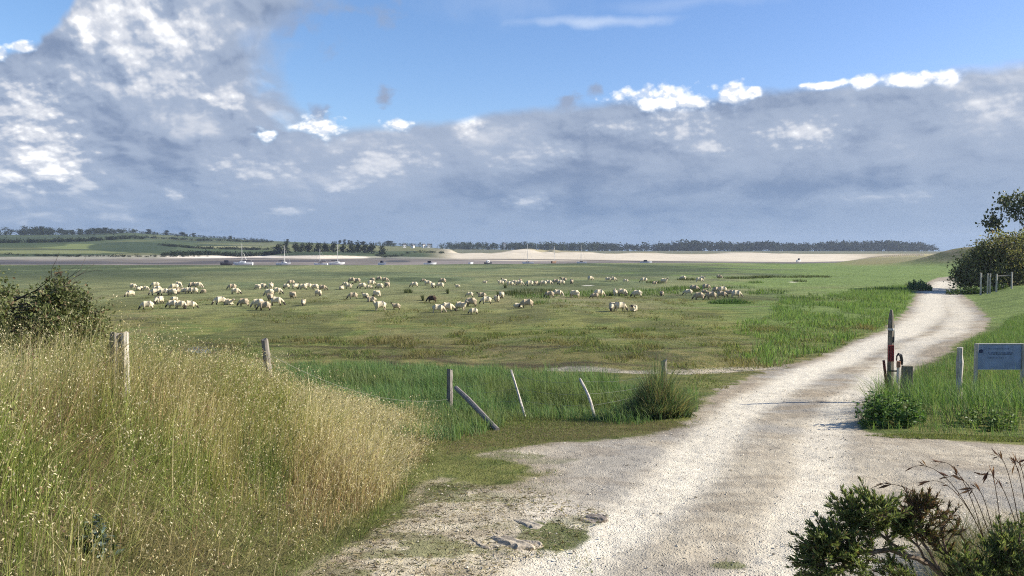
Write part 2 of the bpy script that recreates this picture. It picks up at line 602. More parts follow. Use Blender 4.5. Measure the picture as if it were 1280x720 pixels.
# the hill with its fields
hillm = (1 - beach) * sandw
hv = 315 - (fz - CZ) / dd * 1000                                                  # elevation of the slope as seen from the road
hc = np.tile(np.array([.066, .088, .040]), (N, 1))
fn = fbm(xf * .010, yf * .006, 3, 65)
hc = mixc(hc, [.040, .055, .030], sm((fn - .5) / .06) * .8)
hc = mixc(hc, [.115, .125, .055], sm((fbm(xf * .013, yf * .004, 2, 66) - .56) / .04) * .8)
for (uu, vv, ru, rv, cc, s) in [(60, 315, 100, 2.2, [.17, .185, .08], .9), (95, 308, 50, 3, [.16, .19, .07], .9), (180, 319, 40, 2.6, [.16, .16, .08], .7), (290, 309, 46, 1.3, [.25, .24, .12], .8),
                                (20, 306, 60, 3.5, [.05, .07, .03], .8), (165, 309, 50, 6, [.042, .062, .032], .9), (400, 310, 80, 4, [.15, .16, .065], .85), (330, 306, 40, 1.2, [.16, .16, .08], .6), (480, 311, 60, 3, [.16, .16, .075], .7),
                                (560, 313, 40, 2, [.17, .17, .07], .7), (255, 317, 60, 3, [.05, .07, .035], .7)]:
    b_ = ((u - uu) / ru) ** 2 + ((hv - vv) / rv) ** 2
    hc = mixc(hc, cc, s * sm((1.3 - b_ - .5 * (fn - .5)) / .25))
hc = mixc(hc, [.62, .56, .47], sm((S_ + 42 - dd) / 10) * (.35 + .65 * sm((u - 190) / 40) * (1 - sm((u - 445) / 20))))
sandhill = sm((1 - ((u - 400) / 65) ** 2 - ((hv - 322) / 3) ** 2) / .3)
hc = mixc(hc, [.62, .54, .42], sandhill)
Fc = mixc(Fc, hc, hillm)
C = np.where(isfar[:, None], Fc, C)

idx = np.arange(NR * NA).reshape(NR, NA)
Q = np.stack([idx[:-1, :-1], idx[:-1, 1:], idx[1:, 1:], idx[1:, :-1]], -1).reshape(-1, 4)
Q = Q[:, ::-1]
fd = dirt[Q].mean(1)
ff = isfar[Q].mean(1) > .5
fs_ = (sandw[Q].mean(1) > .5)
fb = beach[Q].mean(1) > .5
fdune = (dune[Q].mean(1) > .35)
cls = np.where(ff, np.where(fs_, np.where(fb, 3, 4), 2), np.where(fdune, 5, np.where(fd > 0, 1, 0)))
VV = np.stack([xf, yf, Z], -1)
# shared normals, so the sheets meet without a seam
vn = np.zeros_like(VV)
fn_ = np.cross(VV[Q[:, 2]] - VV[Q[:, 0]], VV[Q[:, 3]] - VV[Q[:, 1]])
for k in range(4):
    np.add.at(vn, Q[:, k], fn_)
vn /= np.linalg.norm(vn, axis=1)[:, None] + 1e-12


def ground_mat(name, kind):
    m, t, b = new_mat(name)
    a = t.n('Attribute', attribute_name='Col').outputs['Color']
    pos = t.n('NewGeometry').outputs['Position']
    if kind == 'dirt':
        s1, s2, s3, k, bs, bd = 4, 17, 60, .62, .8, .035
    elif kind == 'grass':
        s1, s2, s3, k, bs, bd = 1.3, 8, 40, 1.0, .9, .08
    else:
        s1, s2, s3, k, bs, bd = .03, .12, .5, .5, .3, .5
    na, nb, nc = t.noise(pos, s1, 5, .6), t.noise(pos, s2, 4, .65), t.noise(pos, s3, 3, .7)
    f = t.m('ADD', t.m('MULTIPLY', na, .8), t.m('ADD', t.m('MULTIPLY', nb, .9), t.m('MULTIPLY', nc, .7)))
    f = t.rng(f, .75, 1.65, 1 - .55 * min(k, 1.1), 1 + .55 * k, False)
    c = t.mix(1., a, t.mix(0, f, f), 'MULTIPLY')
    if kind == 'grass':
        st = t.noise(t.vm('MULTIPLY', pos, (.35, 1.2, 1)), .9, 5, .7)
        c = t.mix(t.rng(st, .51, .62, 0, .7), c, t.mix(1., a, (.60, .60, .56), 'MULTIPLY'))
        st2 = t.noise(t.vm('ADD', t.vm('MULTIPLY', pos, (.5, .3, 1)), (40, 9, 0)), .5, 8, .72)
        c = t.mix(t.rng(st2, .54, .62, 0, .6), c, t.mix(1., a, (.62, .66, .62), 'MULTIPLY'))
        c = t.mix(t.rng(st2, .46, .40, 0, .6), c, t.mix(1., a, (1.35, 1.28, 1.25), 'MULTIPLY'))
        c = t.mix(t.rng(st, .46, .34, 0, .45), c, t.mix(1., a, (1.5, 1.4, 1.5), 'MULTIPLY'))
    if kind == 'dirt':
        vo = t.n('TexVoronoi')
        t.put(vo.inputs['Vector'], pos)
        vo.inputs['Scale'].default_value = 38
        peb = t.rng(vo.outputs['Distance'], .0, .4, 1, 0)
        c = t.mix(t.m('MULTIPLY', peb, t.rng(t.noise(pos, 5, 3), .52, .7, 0, .5)), c, t.mix(1., a, t.mix(.75, (1, 1, 1), vo.outputs['Color']), 'MULTIPLY'))
        f = t.m('ADD', f, t.m('MULTIPLY', peb, .6))
    t.put(b.inputs['Base Color'], c)
    b.inputs['Roughness'].default_value = .92
    b.inputs['Specular IOR Level'].default_value = .08
    if kind == 'mud':
        b.inputs['Roughness'].default_value = .6
        b.inputs['Specular IOR Level'].default_value = .2
    bp = t.n('Bump')
    bp.inputs['Strength'].default_value = bs
    bp.inputs['Distance'].default_value = bd
    t.put(bp.inputs['Height'], f)
    t.put(b.inputs['Normal'], bp.outputs[0])
    return m


G_GRASS, G_DIRT, G_FAR, G_MUD = ground_mat('marsh_turf', 'grass'), ground_mat('chalky_dirt', 'dirt'), ground_mat('far_land', 'far'), ground_mat('tidal_mud', 'mud')
for k, (nm, mt) in enumerate([('ground', G_GRASS), ('gravel_track', G_DIRT), ('mudflat', G_MUD), ('beach', G_FAR), ('hills', G_FAR), ('dune', G_GRASS)]):
    q = Q[cls == k]
    ids, inv = np.unique(q, return_inverse=True)
    me = mesh_np(nm, VV[ids], inv.reshape(-1, 4), C[ids], True)
    me.normals_split_custom_set_from_vertices(vn[ids].tolist())
    tag(link(nm, me, [mt]), kind='structure')

# puddle water
pc = px2w(262, 436)
m, t, b = new_mat('puddle_water')
b.inputs['Base Color'].default_value = (.10, .095, .09, 1)
b.inputs['Roughness'].default_value = .12
b.inputs['Specular IOR Level'].default_value = .5
bm = bmesh.new()
vs = []
for k in range(40):
    a = 2 * PI * k / 40
    rx = 1.9 * (1 + .3 * math.sin(3 * a + 1) + .18 * math.sin(7 * a))
    vs.append(bm.verts.new((pc.x + rx * math.cos(a), pc.y + rx * .75 * math.sin(a), pc.z - .085)))
bm.faces.new(vs)
me = bpy.data.meshes.new('puddle')
bm.to_mesh(me)
bm.free()
tag(link('puddle_water', me, [m]), kind='structure')


# ----------------------------------------------------------------------------- grass
def blades(P, h, w, yaw, lean, col, tipcol=None, segs=3, facing=None):
    """tapered bent blades; P (n,3), everything else (n,)"""
    n = len(P)
    fa = RS.rand(n) * 2 * PI if facing is None else facing
    sx, sy = np.cos(fa), np.sin(fa)
    lx, ly = np.cos(yaw), np.sin(yaw)
    rows = []
    for i in range(segs + 1):
        t = i / segs
        o = lean * h * t ** 1.8
        zz = h * (t - .28 * np.minimum(lean, 1.2) * t * t)
        c = np.stack([P[:, 0] + lx * o, P[:, 1] + ly * o, P[:, 2] + zz], -1)
        if i < segs:
            ww = w * (1 - t) ** .6 * .5
            s = np.stack([sx * ww, sy * ww, 0 * ww], -1)
            rows += [c - s, c + s]
        else:
            rows.append(c)
    k = len(rows)
    V = np.stack(rows, 1).reshape(-1, 3)
    base = np.arange(n)[:, None] * k
    T = []
    for i in range(segs - 1):
        T += [[2 * i, 2 * i + 1, 2 * i + 3], [2 * i, 2 * i + 3, 2 * i + 2]]
    T.append([2 * segs - 2, 2 * segs - 1, 2 * segs])
    T = (base[:, :, None] + np.array(T)[None]).reshape(-1, 3)
    cc = np.repeat(col[:, None, :], k, 1)
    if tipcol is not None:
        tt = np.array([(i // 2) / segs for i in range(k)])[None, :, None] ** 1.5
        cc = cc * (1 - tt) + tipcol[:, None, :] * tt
    tips = rows[-1]
    return V, T, cc.reshape(-1, 3), tips


def leaves(P, D, size, asp, col, bend=.25):
    """pointed leaf quads at P along direction D"""
    n = len(P)
    D = D / (np.linalg.norm(D, axis=1)[:, None] + 1e-9)
    rnd = RS.randn(n, 3)
    S = np.cross(D, rnd)
    S /= np.linalg.norm(S, axis=1)[:, None] + 1e-9
    Nn = np.cross(S, D)
    s = np.asarray(size)[:, None]
    mid = P + D * s * .5 + Nn * s * bend * .3
    V = np.stack([P, mid + S * s * asp * .5, P + D * s, mid - S * s * asp * .5], 1).reshape(-1, 3)
    T = (np.arange(n)[:, None, None] * 4 + np.array([[0, 1, 2], [0, 2, 3]])[None]).reshape(-1, 3)
    return V, T, np.repeat(col, 4, 0)


def cat(parts):
    V, T, Cc, o = [], [], [], 0
    for p in parts:
        V.append(p[0])
        T.append(p[1] + o)
        Cc.append(p[2])
        o += len(p[0])
    return np.concatenate(V), np.concatenate(T), np.concatenate(Cc)


def pick(n, cols, wts=None):
    cols = np.array(cols)
    i = RS.choice(len(cols), n, p=wts)
    return cols[i] * (1 + .28 * RS.randn(n, 1)).clip(.45, 1.7)


def scatter_px(n, poly, jitter=0):
    """random points on the ground inside a region, evenly by its area on the ground"""
    P = poly_world(poly)
    out = []
    lo, hi = P.min(0), P.max(0)
    tot = 0
    while tot < n:
        q = lo + RS.rand(n * 2, 2) * (hi - lo)
        k = sdist(P, q[:, 0], q[:, 1]) + jitter * (fbm(q[:, 0] * 1.3, q[:, 1] * 1.3, 3, 71) - .5) > 0
        out.append(q[k])
        tot += k.sum()
        if len(out) > 60:
            break
    q = np.concatenate(out)[:n]
    return q


def lift(q, dz=-.01):
    return np.column_stack([q, H(q[:, 0], q[:, 1]) + dz])


STRAW = [.50, .435, .26]
GREEN = [.17, .23, .058]
LIME = [.29, .325, .08]
RUST = [.29, .19, .105]
BUFF = [.45, .38, .19]
CREAM = [.66, .585, .39]

# tall dry grass on the bank
NB = 84000
q = np.column_stack([RS.uniform(-11, -.6, NB * 2), RS.uniform(2.2, 17.5, NB * 2)])
toe = -1.22 + .20 * sm((q[:, 1] - 8) / 3) - .25 * sm((6 - q[:, 1]) / 3) + .7 * (fbm(q[:, 0] * .9, q[:, 1] * .9, 3, 72) - .5)
keep = (q[:, 0] < toe) & (q[:, 1] < 15.5 + .7 * (fbm(q[:, 0], q[:, 1], 2, 73) - .5) * 2 - .5 * np.abs(q[:, 0] + 3)) & (dirt_d(q[:, 0], q[:, 1]) < .1) & (RS.rand(len(q)) < np.clip(1.25 - q[:, 1] / 26, .3, 1))
q = q[keep][:NB]
P = lift(q)
n = len(q)
uq, dq = udepth(q[:, 0], q[:, 1])
inn = sm((toe[keep][:NB] - q[:, 0] + .1) / (2.5 - 1.35 * sm((q[:, 1] - 6) / 2.5)))                       # 0 at the toe of the bank, 1 inside
hgt = (.07 + .53 * inn) * RS.uniform(.4, 1.25, n) * (.35 + 1.3 * fbm(q[:, 0] * 1.3, q[:, 1] * 1.3, 3, 74)) * (1 - .48 * sm((q[:, 1] - 9.5) / 2.5))
z1 = fbm(q[:, 0] * .75, q[:, 1] * .75, 3, 75)
z2 = fbm(q[:, 0] * .5 + 40, q[:, 1] * .5, 3, 76)
col = pick(n, [GREEN, LIME, BUFF, STRAW], [.42, .36, .13, .09])
dryz = sm((z1 - .50) / .1)[:, None] * .5
col = col * (1 - dryz) + pick(n, [BUFF, STRAW, LIME], [.45, .35, .2]) * dryz
ru_ = (sm((z2 - .52) / .1) * .55 * (1 - .3 * inn) + .45 * sm((.75 - inn) / .5) * sm((q[:, 1] - 6.5) / 2))[:, None].clip(0, .9)
col = col * (1 - ru_) + pick(n, [RUST, BUFF], [.7, .3]) * ru_
for (bu, bv, bru, brv, bc, bs) in [(215, 590, 110, 48, [LIME, GREEN, [.16, .21, .05]], .85), (60, 640, 90, 30, [GREEN, LIME], .7), (20, 690, 50, 40, [[.15, .20, .04], GREEN], .8), (335, 575, 40, 34, [[.075, .115, .045], GREEN], .8), (300, 490, 60, 25, [GREEN, LIME], .6),
                               (70, 530, 70, 22, [[.20, .125, .09], RUST], .65), (190, 500, 70, 14, [[.25, .17, .11], BUFF], .6), (20, 480, 60, 25, [STRAW, CREAM], .5), (110, 450, 60, 14, [GREEN, STRAW], .6), (450, 600, 85, 60, [RUST, RUST, BUFF], .8), (330, 660, 80, 30, [[.19, .165, .07], GREEN], .6), (150, 690, 90, 26, [[.18, .15, .06], GREEN, BUFF], .6), (455, 515, 80, 26, [STRAW, CREAM, CREAM, BUFF], .85)]:
    bm_ = (bs * sm((1.4 - blob(q[:, 0], q[:, 1], bu, bv + 25, bru, brv) - 1.6 * (z1 - .5)) / .8))[:, None]
    bm_ = np.where(RS.rand(n, 1) < bm_, .85, 0)
    col = col * (1 - bm_) + pick(n, bc) * bm_
toeg = sm((.22 - inn) / .2)[:, None]
col = col * (1 - toeg) + pick(n, [GREEN, [.12, .12, .04]], [.6, .4]) * toeg
straw_zone = (sm((q[:, 1] - 11) / 1.5) * sm((-.9 - q[:, 0]) / .5) * sm((q[:, 0] + 3.6) / 1))[:, None] * .75
col = col * (1 - straw_zone) + pick(n, [STRAW, BUFF], [.7, .3]) * straw_zone
hgt = hgt * (1 + .35 * straw_zone[:, 0]) * (1 + .38 * np.exp(-((q[:, 0] + 3.45) / .7) ** 2 - ((q[:, 1] - 6.9) / .6) ** 2))
wind = .15 + .7 * RS.randn(n)
wind = np.where(RS.rand(n) < .3, RS.rand(n) * 2 * PI, wind)
wind = wind + 3.5 * (fbm(q[:, 0] * 1.7, q[:, 1] * 1.7, 2, 97) - .5)
lean = np.abs(.30 + .45 * RS.randn(n) + .9 * sm((fbm(q[:, 0] * 1.1, q[:, 1] * 1.1, 3, 98) - .5) / .15)).clip(0, 1.7)
parts = []
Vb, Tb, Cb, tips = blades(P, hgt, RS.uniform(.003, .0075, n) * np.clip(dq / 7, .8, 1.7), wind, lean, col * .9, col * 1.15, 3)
parts.append((Vb, Tb, Cb))
# oat-like seed heads, pale and catching the light
sel = (RS.rand(n) < .46 + .4 * (z2 - .5)) & (hgt > .13)
tp = tips[sel]
for k in range(3):
    off = np.column_stack([RS.randn(len(tp)) * .016, RS.randn(len(tp)) * .016, -RS.rand(len(tp)) * .09])
    dirs = np.column_stack([RS.randn(len(tp)) * .6, RS.randn(len(tp)) * .6, -.7 + RS.randn(len(tp)) * .5])
    cc = pick(len(tp), [CREAM, STRAW, BUFF, RUST], [.34, .34, .22, .10])
    parts.append(leaves(tp + off, dirs, RS.uniform(.011, .025, len(tp)) * np.clip(dq[sel] / 8, .9, 1.6), .42, cc))
# taller stems that stand clear of the rest, some with dark red-brown plumes
ns = 1100
qs = q[RS.choice(n, ns)]
Ps = lift(qs)
hs = RS.uniform(.5, .85, ns) * (.5 + .5 * sm((-1.6 - qs[:, 0]) / 1.2)) * (1 - .4 * sm((qs[:, 1] - 9.5) / 3))
cs = pick(ns, [STRAW, BUFF, RUST], [.5, .3, .2])
Vb, Tb, Cb, tips = blades(Ps, hs, np.full(ns, .0055), .1 + .6 * RS.randn(ns), np.abs(.3 + .2 * RS.randn(ns)), cs, cs, 4)
parts.append((Vb, Tb, Cb))
red = RS.rand(ns) < .35
for k in range(9):
    tt = tips + np.column_stack([RS.randn(ns) * .012 + .01 * k, RS.randn(ns) * .012, -.013 * k + .01 * RS.randn(ns)])
    cc = np.where(red[:, None], pick(ns, [[.17, .10, .075]]), pick(ns, [CREAM, STRAW]))
    parts.append(leaves(tt, np.column_stack([RS.randn(ns) * .5 - .3, RS.randn(ns) * .5, .5 + .5 * RS.rand(ns)]), RS.uniform(.012, .028, ns), .35, cc))
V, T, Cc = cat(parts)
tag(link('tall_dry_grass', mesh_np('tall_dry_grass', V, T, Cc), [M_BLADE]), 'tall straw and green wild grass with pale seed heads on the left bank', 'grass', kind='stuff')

# lush green grass behind the old wire fence
LUSH = [(330, 470), (380, 456), (480, 457), (600, 461), (680, 470), (750, 481), (850, 492), (880, 498), (862, 522), (800, 530), (700, 527), (640, 528), (600, 545), (545, 552), (470, 545), (380, 520)]
q = scatter_px(46000, LUSH, .8)
n = len(q)
dq = q[:, 1]
g1 = fbm(q[:, 0] * .45, q[:, 1] * .45, 3, 77)
g2 = fbm(q[:, 0] * 1.6, q[:, 1] * .8, 3, 87)
h = RS.uniform(.18, .60, n) * (.25 + .9 * g1 + .75 * sm((g2 - .42) / .2)) * (1 - .55 * sm((q[:, 1] - 24) / 8)) * (.55 + .45 * sm((q[:, 1] - 17) / 1.5))
col = pick(n, [[.10, .175, .06], [.135, .205, .07], [.075, .135, .06], [.18, .215, .09]], [.35, .3, .2, .15])
yl = sm((g1 - .55) / .1)[:, None] * .5
col = col * (1 - yl) + pick(n, [[.15, .165, .06]]) * yl
Vb, Tb, Cb, tips = blades(lift(q), h, RS.uniform(.008, .015, n) * np.clip(dq / 17, 1, 1.6), 5 * g2 + 1.3 * RS.randn(n), np.abs(.45 + .45 * RS.randn(n)), col, col * 1.15, 3)
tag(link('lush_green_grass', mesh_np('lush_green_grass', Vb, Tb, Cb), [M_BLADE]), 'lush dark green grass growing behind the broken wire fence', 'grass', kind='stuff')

# long grass of the right verge, in front of the track's bend
VERGE = [(1082, 537), (1100, 500), (1116, 484), (1150, 464), (1195, 444), (1238, 420), (1262, 398), (1340, 380), (1480, 420), (1500, 560), (1290, 548), (1130, 542)]
q = scatter_px(60000, VERGE, .4)
n = len(q)
front = np.exp(-((q[:, 1] - 15.0) / 1.6) ** 2)
g1 = fbm(q[:, 0] * .6, q[:, 1] * .6, 3, 78)
h = (RS.uniform(.16, .40, n) * (1 - front) + front * RS.uniform(.4, .98, n)) * (.5 + 1.0 * g1) * (1 + .75 * np.exp(-((q[:, 1] - 18.6) / 1.3) ** 2))
h *= .45 + .55 * sm((q[:, 1] - 13.5) / .8)
col = pick(n, [[.105, .175, .05], [.135, .205, .055], [.06, .115, .04], [.18, .21, .08]], [.3, .25, .3, .15])  # darkest green puts the verge's shade into the blade colours
Vb, Tb, Cb, tips = blades(lift(q), h, RS.uniform(.007, .014, n), 6 * g1 + 1.3 * RS.randn(n), np.abs(.4 + .4 * RS.randn(n)), col, col * 1.15, 3)
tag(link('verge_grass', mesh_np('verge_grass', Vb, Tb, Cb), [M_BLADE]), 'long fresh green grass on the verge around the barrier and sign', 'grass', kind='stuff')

# short turf: lawns at the edge of the dirt, the nearer marsh, the far verge
qa = np.column_stack([RS.uniform(-4, 3.6, 260000), RS.uniform(3.2, 19, 260000)])
da = dirt_d(qa[:, 0], qa[:, 1])
green = np.zeros(len(qa))
for (uu, vv, ru, rv, s) in [(690, 668, 44, 16, 1), (720, 650, 40, 7, .5), (912, 706, 26, 6, .7), (560, 612, 44, 10, .9), (640, 570, 40, 5, .5)]:
    green = np.maximum(green, s * (blob(qa[:, 0], qa[:, 1], uu, vv, ru, rv) + 1.6 * (fbm(qa[:, 0] * 4, qa[:, 1] * 4, 2, 79) - .5) < .9))
pr = np.where(da < -.05, .55, 0) + np.where((da >= -.05) & (da < .2), .12, 0) + green * .5 + .3 * (fbm(qa[:, 0] * 1.7, qa[:, 1] * 2.6, 4, 57) > .575) * (qa[:, 0] < .6)
k = (RS.rand(len(qa)) < pr) & (qa[:, 0] > -3.4)
qa = qa[k]
qb = scatter_px(70000, [(100, 470), (200, 425), (640, 415), (900, 410), (1120, 396), (1060, 430), (930, 468), (860, 520), (850, 470), (640, 445), (300, 450)], 1)
qd = scatter_px(60000, [(100, 440), (180, 372), (640, 372), (1100, 372), (1130, 385), (1040, 420), (800, 426), (300, 432)], 1)
qd = qd[fbm(qd[:, 0] * .35, qd[:, 1] * .2, 4, 89) > .5]
qc = scatter_px(9000, [(1080, 545), (1130, 541), (1300, 548), (1400, 560), (1290, 553), (1130, 549)], .3)
q = np.concatenate([qa, qb, qc, qd])
n = len(q)
dq = np.hypot(q[:, 0], q[:, 1])
g1 = fbm(q[:, 0] * .5, q[:, 1] * .5, 3, 80)
g2 = fbm(q[:, 0] * .9, q[:, 1] * .5, 3, 99)
h = RS.uniform(.02, .06, n) * (.5 + 1.0 * g1) * np.clip(dq / 14, .8, 2.2) * np.where(dq > 20, .45 + 1.7 * sm((g2 - .52) / .1), 1)
col = pick(n, [[.12, .16, .045], [.155, .175, .052], [.20, .18, .085], [.085, .12, .036]], [.35, .25, .2, .2])
br = (sm((g1 - .5) / .15) * sm((dq - 15) / 3) * .8)[:, None]
col = col * (1 - br) + pick(n, [[.19, .15, .072], [.16, .15, .06]]) * br
Vb, Tb, Cb, tips = blades(lift(q), h, RS.uniform(.004, .008, n) * np.clip(dq / 7, 1, 7), RS.rand(n) * 2 * PI, RS.uniform(.2, 1.1, n), col, col * 1.1, 1)
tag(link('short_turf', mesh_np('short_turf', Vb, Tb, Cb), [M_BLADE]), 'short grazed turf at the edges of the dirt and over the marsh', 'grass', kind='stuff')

# fresh taller grass along the left edge of the track
q = scatter_px(34000, [(930, 448), (960, 425), (900, 412), (980, 392), (960, 380), (1080, 362), (1138, 358), (1140, 374), (1130, 390), (1104, 411), (1040, 438), (960, 461)], 2)
q = q[(fbm(q[:, 0] * .16, q[:, 1] * .10, 4, 121) > .44) & (dirt_d(q[:, 0], q[:, 1]) < -.2)]
n = len(q)
g2 = fbm(q[:, 0] * .7, q[:, 1] * .4, 3, 122)
h = RS.uniform(.10, .34, n) * (.3 + 1.5 * sm((g2 - .35) / .3))
col = pick(n, [[.13, .21, .055], [.16, .235, .065], [.10, .165, .05], [.20, .235, .085]], [.35, .3, .2, .15])
Vb, Tb, Cb, tips = blades(lift(q), h, RS.uniform(.02, .04, n), RS.rand(n) * 2 * PI, np.abs(.4 + .4 * RS.randn(n)), col, col * 1.1, 2)
tag(link('trackside_grass', mesh_np('trackside_grass', Vb, Tb, Cb), [M_BLADE]), 'fresh bright green grass along the left edge of the far track', 'grass', kind='stuff')

# dark rushes and rank grass in the marsh
parts = []
patches = [(700, 371, 60, 3), (660, 366, 40, 4, 1), (640, 368, 20, 2, 1), (672, 378, 40, 2.5), (650, 381, 30, 2), (780, 367, 70, 3), (840, 362, 50, 3), (905, 372, 0, 0), (820, 353.5, 14, .8, 1), (862, 350, 16, .8, 1),
           (930, 348, 40, 1, 1), (990, 346.5, 50, 1, 1), (1000, 352, 10, .8, 1), (945, 353.5, 10, .6), (990, 385, 28, 5), (1000, 372, 40, 4), (960, 366, 30, 3), (1060, 400, 40, 8), (980, 425, 30, 5), (1050, 375, 50, 6), (1145, 357, 14, 2.5, 1),
           (764, 369, 6, 1, 1), (510.5, 366, 5, .7, 2), (560, 367, 1.2, .4, 2), (529, 375.5, 1.5, .4, 2), (632, 360, 1.5, .4, 2), (868, 364, 6, 1, 1), (1100, 365, 40, 5), (905, 360, 40, 2)]
for pt in patches:
    uu, vv, ru, rv = pt[:4]
    if ru == 0:
        continue
    dark = pt[4] if len(pt) > 4 else 0
    c = px2w(uu, vv)
    rx, ry = ru * c.y / F, max(abs(px2w(uu, vv - rv).y - px2w(uu, vv + rv).y) / 2, .35)
    nn = int(np.clip(rx * ry * 45, 120, 2600))
    a, rad = RS.rand(nn) * 2 * PI, np.sqrt(RS.rand(nn))
    qy = c.y + np.sin(a) * rad * ry
    qx = c.x * qy / c.y + np.cos(a) * rad * rx
    q = np.column_stack([qx, qy])
    k = (fbm(qx * .35, qy * .35, 3, 81) > .44) | (ru < 20)
    q = q[k]
    nn = len(q)
    col = pick(nn, [[.075, .125, .035], [.10, .145, .04]] if not dark else [[.05, .07, .025], [.075, .085, .035]])
    Vb, Tb, Cb, tips = blades(lift(q), RS.uniform(.2, .5, nn) * (1 if dark != 2 else 1.5), RS.uniform(.03, .07, nn) * c.y / 80, PI + RS.randn(nn), np.abs(.3 + .25 * RS.randn(nn)), col, col * 1.2, 2)
    parts.append((Vb, Tb, Cb))
V, T, Cc = cat(parts)
tag(link('marsh_rushes', mesh_np('marsh_rushes', V, T, Cc), [M_BLADE]), 'dark rank grass and rushes in patches among the grazing sheep', 'grass', kind='stuff')

# rank clump hiding the sheep at the right of the flock
def grass_clump(name, uu, vv, rx, ry, n, hmax, cols, label, wd=.012, parent=None):
    c = px2w(uu, vv)
    a, rad = RS.rand(n) * 2 * PI, RS.rand(n) ** .6
    q = np.column_stack([np.cos(a) * rad * rx, np.sin(a) * rad * ry])
    zz = H(q[:, 0] + c.x, q[:, 1] + c.y) - c.z
    P = np.column_stack([q, zz - .02])
    h = hmax * RS.uniform(.45, 1.08, n) * (1 - .66 * rad) * (.65 + .7 * fbm(q[:, 0] * 3.1 + 9, q[:, 1] * 3.1, 3, 96))
    col = pick(n, cols)
    if wd < .02:
        h = h * (1 - .45 * np.clip(-q[:, 0] / rx + .1, 0, 1))
    Vb, Tb, Cb, tips = blades(P, h, RS.uniform(.7, 1.3, n) * wd, a + 1.1 * RS.randn(n), np.abs(.12 + .5 * rad + .28 * RS.randn(n)), col, col * 1.2, 4)
    o = link(name, mesh_np(name, Vb, Tb, Cb), [M_BLADE])
    o.location = c
    if label:
        tag(o, label, 'grass clump')
    return o


grass_clump('rush_clump', 912, 379, 1.9, 1.2, 900, .75, [[.06, .115, .035], [.085, .14, .045]], 'bright green rush clump in front of the sheep huddle at the flock right end', .05)
tuft = grass_clump('grass_tuft', 818, 521, .70, .55, 5200, 1.30, [[.09, .145, .06], [.125, .18, .08], [.065, .11, .05], [.20, .20, .10], [.24, .19, .10]], 'big bushy dark green grass tuft swallowing the fence end post beside the track', .011)
# weedy leaves at the foot of the tuft
n = 1500
a, rad = RS.rand(n) * 2 * PI, RS.rand(n) ** .5
P = np.column_stack([np.cos(a) * rad * .62 + .12, np.sin(a) * rad * .5 - .15, RS.rand(n) ** 1.3 * .5 * (1.1 - rad)])
V, T, Cc = leaves(P, RS.randn(n, 3) + [0, 0, .3], RS.uniform(.03, .07, n), .5, pick(n, [[.07, .11, .04], [.11, .145, .06], [.05, .08, .03]]))
link('weed_leaves', mesh_np('weed_leaves', V, T, Cc), [M_LEAF], tuft)

# leafy nettles at the foot of the barrier
def leafy_plant(name, uu, vv, rx, ry, ns, hmax, cols, lsz, label, cat_='plant'):
    c = px2w(uu, vv)
    root = empty(name, c)
    tag(root, label, cat_)
    st, lv = MB(), []
    for i in range(ns):
        a, r = random.random() * 2 * PI, random.random() ** .6
        p = Vector((math.cos(a) * r * rx, math.sin(a) * r * ry, 0))
        p.z = hz(c.x + p.x, c.y + p.y) - c.z - .02
        hh = hmax * random.uniform(.55, 1.05) * (1 - .4 * r * r)
        top = p + Vector((math.cos(a) * .2 * r * hh, math.sin(a) * .2 * r * hh, hh))
        st.tube([p, (p + top) / 2 + Vector((random.uniform(-.02, .02), random.uniform(-.02, .02), 0)), top], [.006, .005, .003], 4)
        k = max(8, int(hh / .016))
        tt = RS.uniform(.15, 1, k)
        Pp = np.array(p)[None] * (1 - tt[:, None]) + np.array(top)[None] * tt[:, None]
        an = RS.rand(k) * 2 * PI
        Dd = np.column_stack([np.cos(an), np.sin(an), RS.uniform(-.35, .5, k)])
        lv.append(leaves(Pp, Dd, lsz * RS.uniform(.6, 1.25, k) * (1.15 - .5 * tt), .5, pick(k, cols)))
    tv, tf = np.array(st.v), []
    for f in st.f:
        for k in range(1, len(f) - 1):
            tf.append((f[0], f[k], f[k + 1]))
    lv.append((tv, np.array(tf), np.tile([.10, .13, .04], (len(tv), 1))))
    V, T, Cc = cat(lv)
    link('foliage', mesh_np('foliage', V, T, Cc), [M_LEAF], root)
    return root


leafy_plant('nettle_clump', 1110, 530, .54, .36, 46, .62, [[.09, .165, .04], [.14, .215, .06], [.06, .12, .035]], .105, 'leafy dark green nettle clump at the foot of the raised barrier')
leafy_plant('weed_clump', 1232, 534, .5, .35, 34, .42, [[.13, .20, .05], [.16, .22, .07]], .09, 'low bright green weeds in front of the pale round post')
leafy_plant('thistle', 124, 690, .085, .06, 14, .25, [[.11, .155, .13], [.16, .20, .17], [.07, .10, .085]], .06, 'small blue green thistle sunk in the dry grass of the bank')
# dark low weeds by the far fence
leafy_plant('bramble_clump', 1222, 367, 3.2, 1.2, 60, .9, [[.05, .085, .025], [.075, .11, .035]], .28, 'low dark brambles in front of the far wooden posts')
leafy_plant('marsh_bush', 1148, 363, 1.3, 1.1, 40, 1.3, [[.12, .19, .08], [.16, .22, .10]], .3, 'rounded green bush at the left edge of the track near its bend')


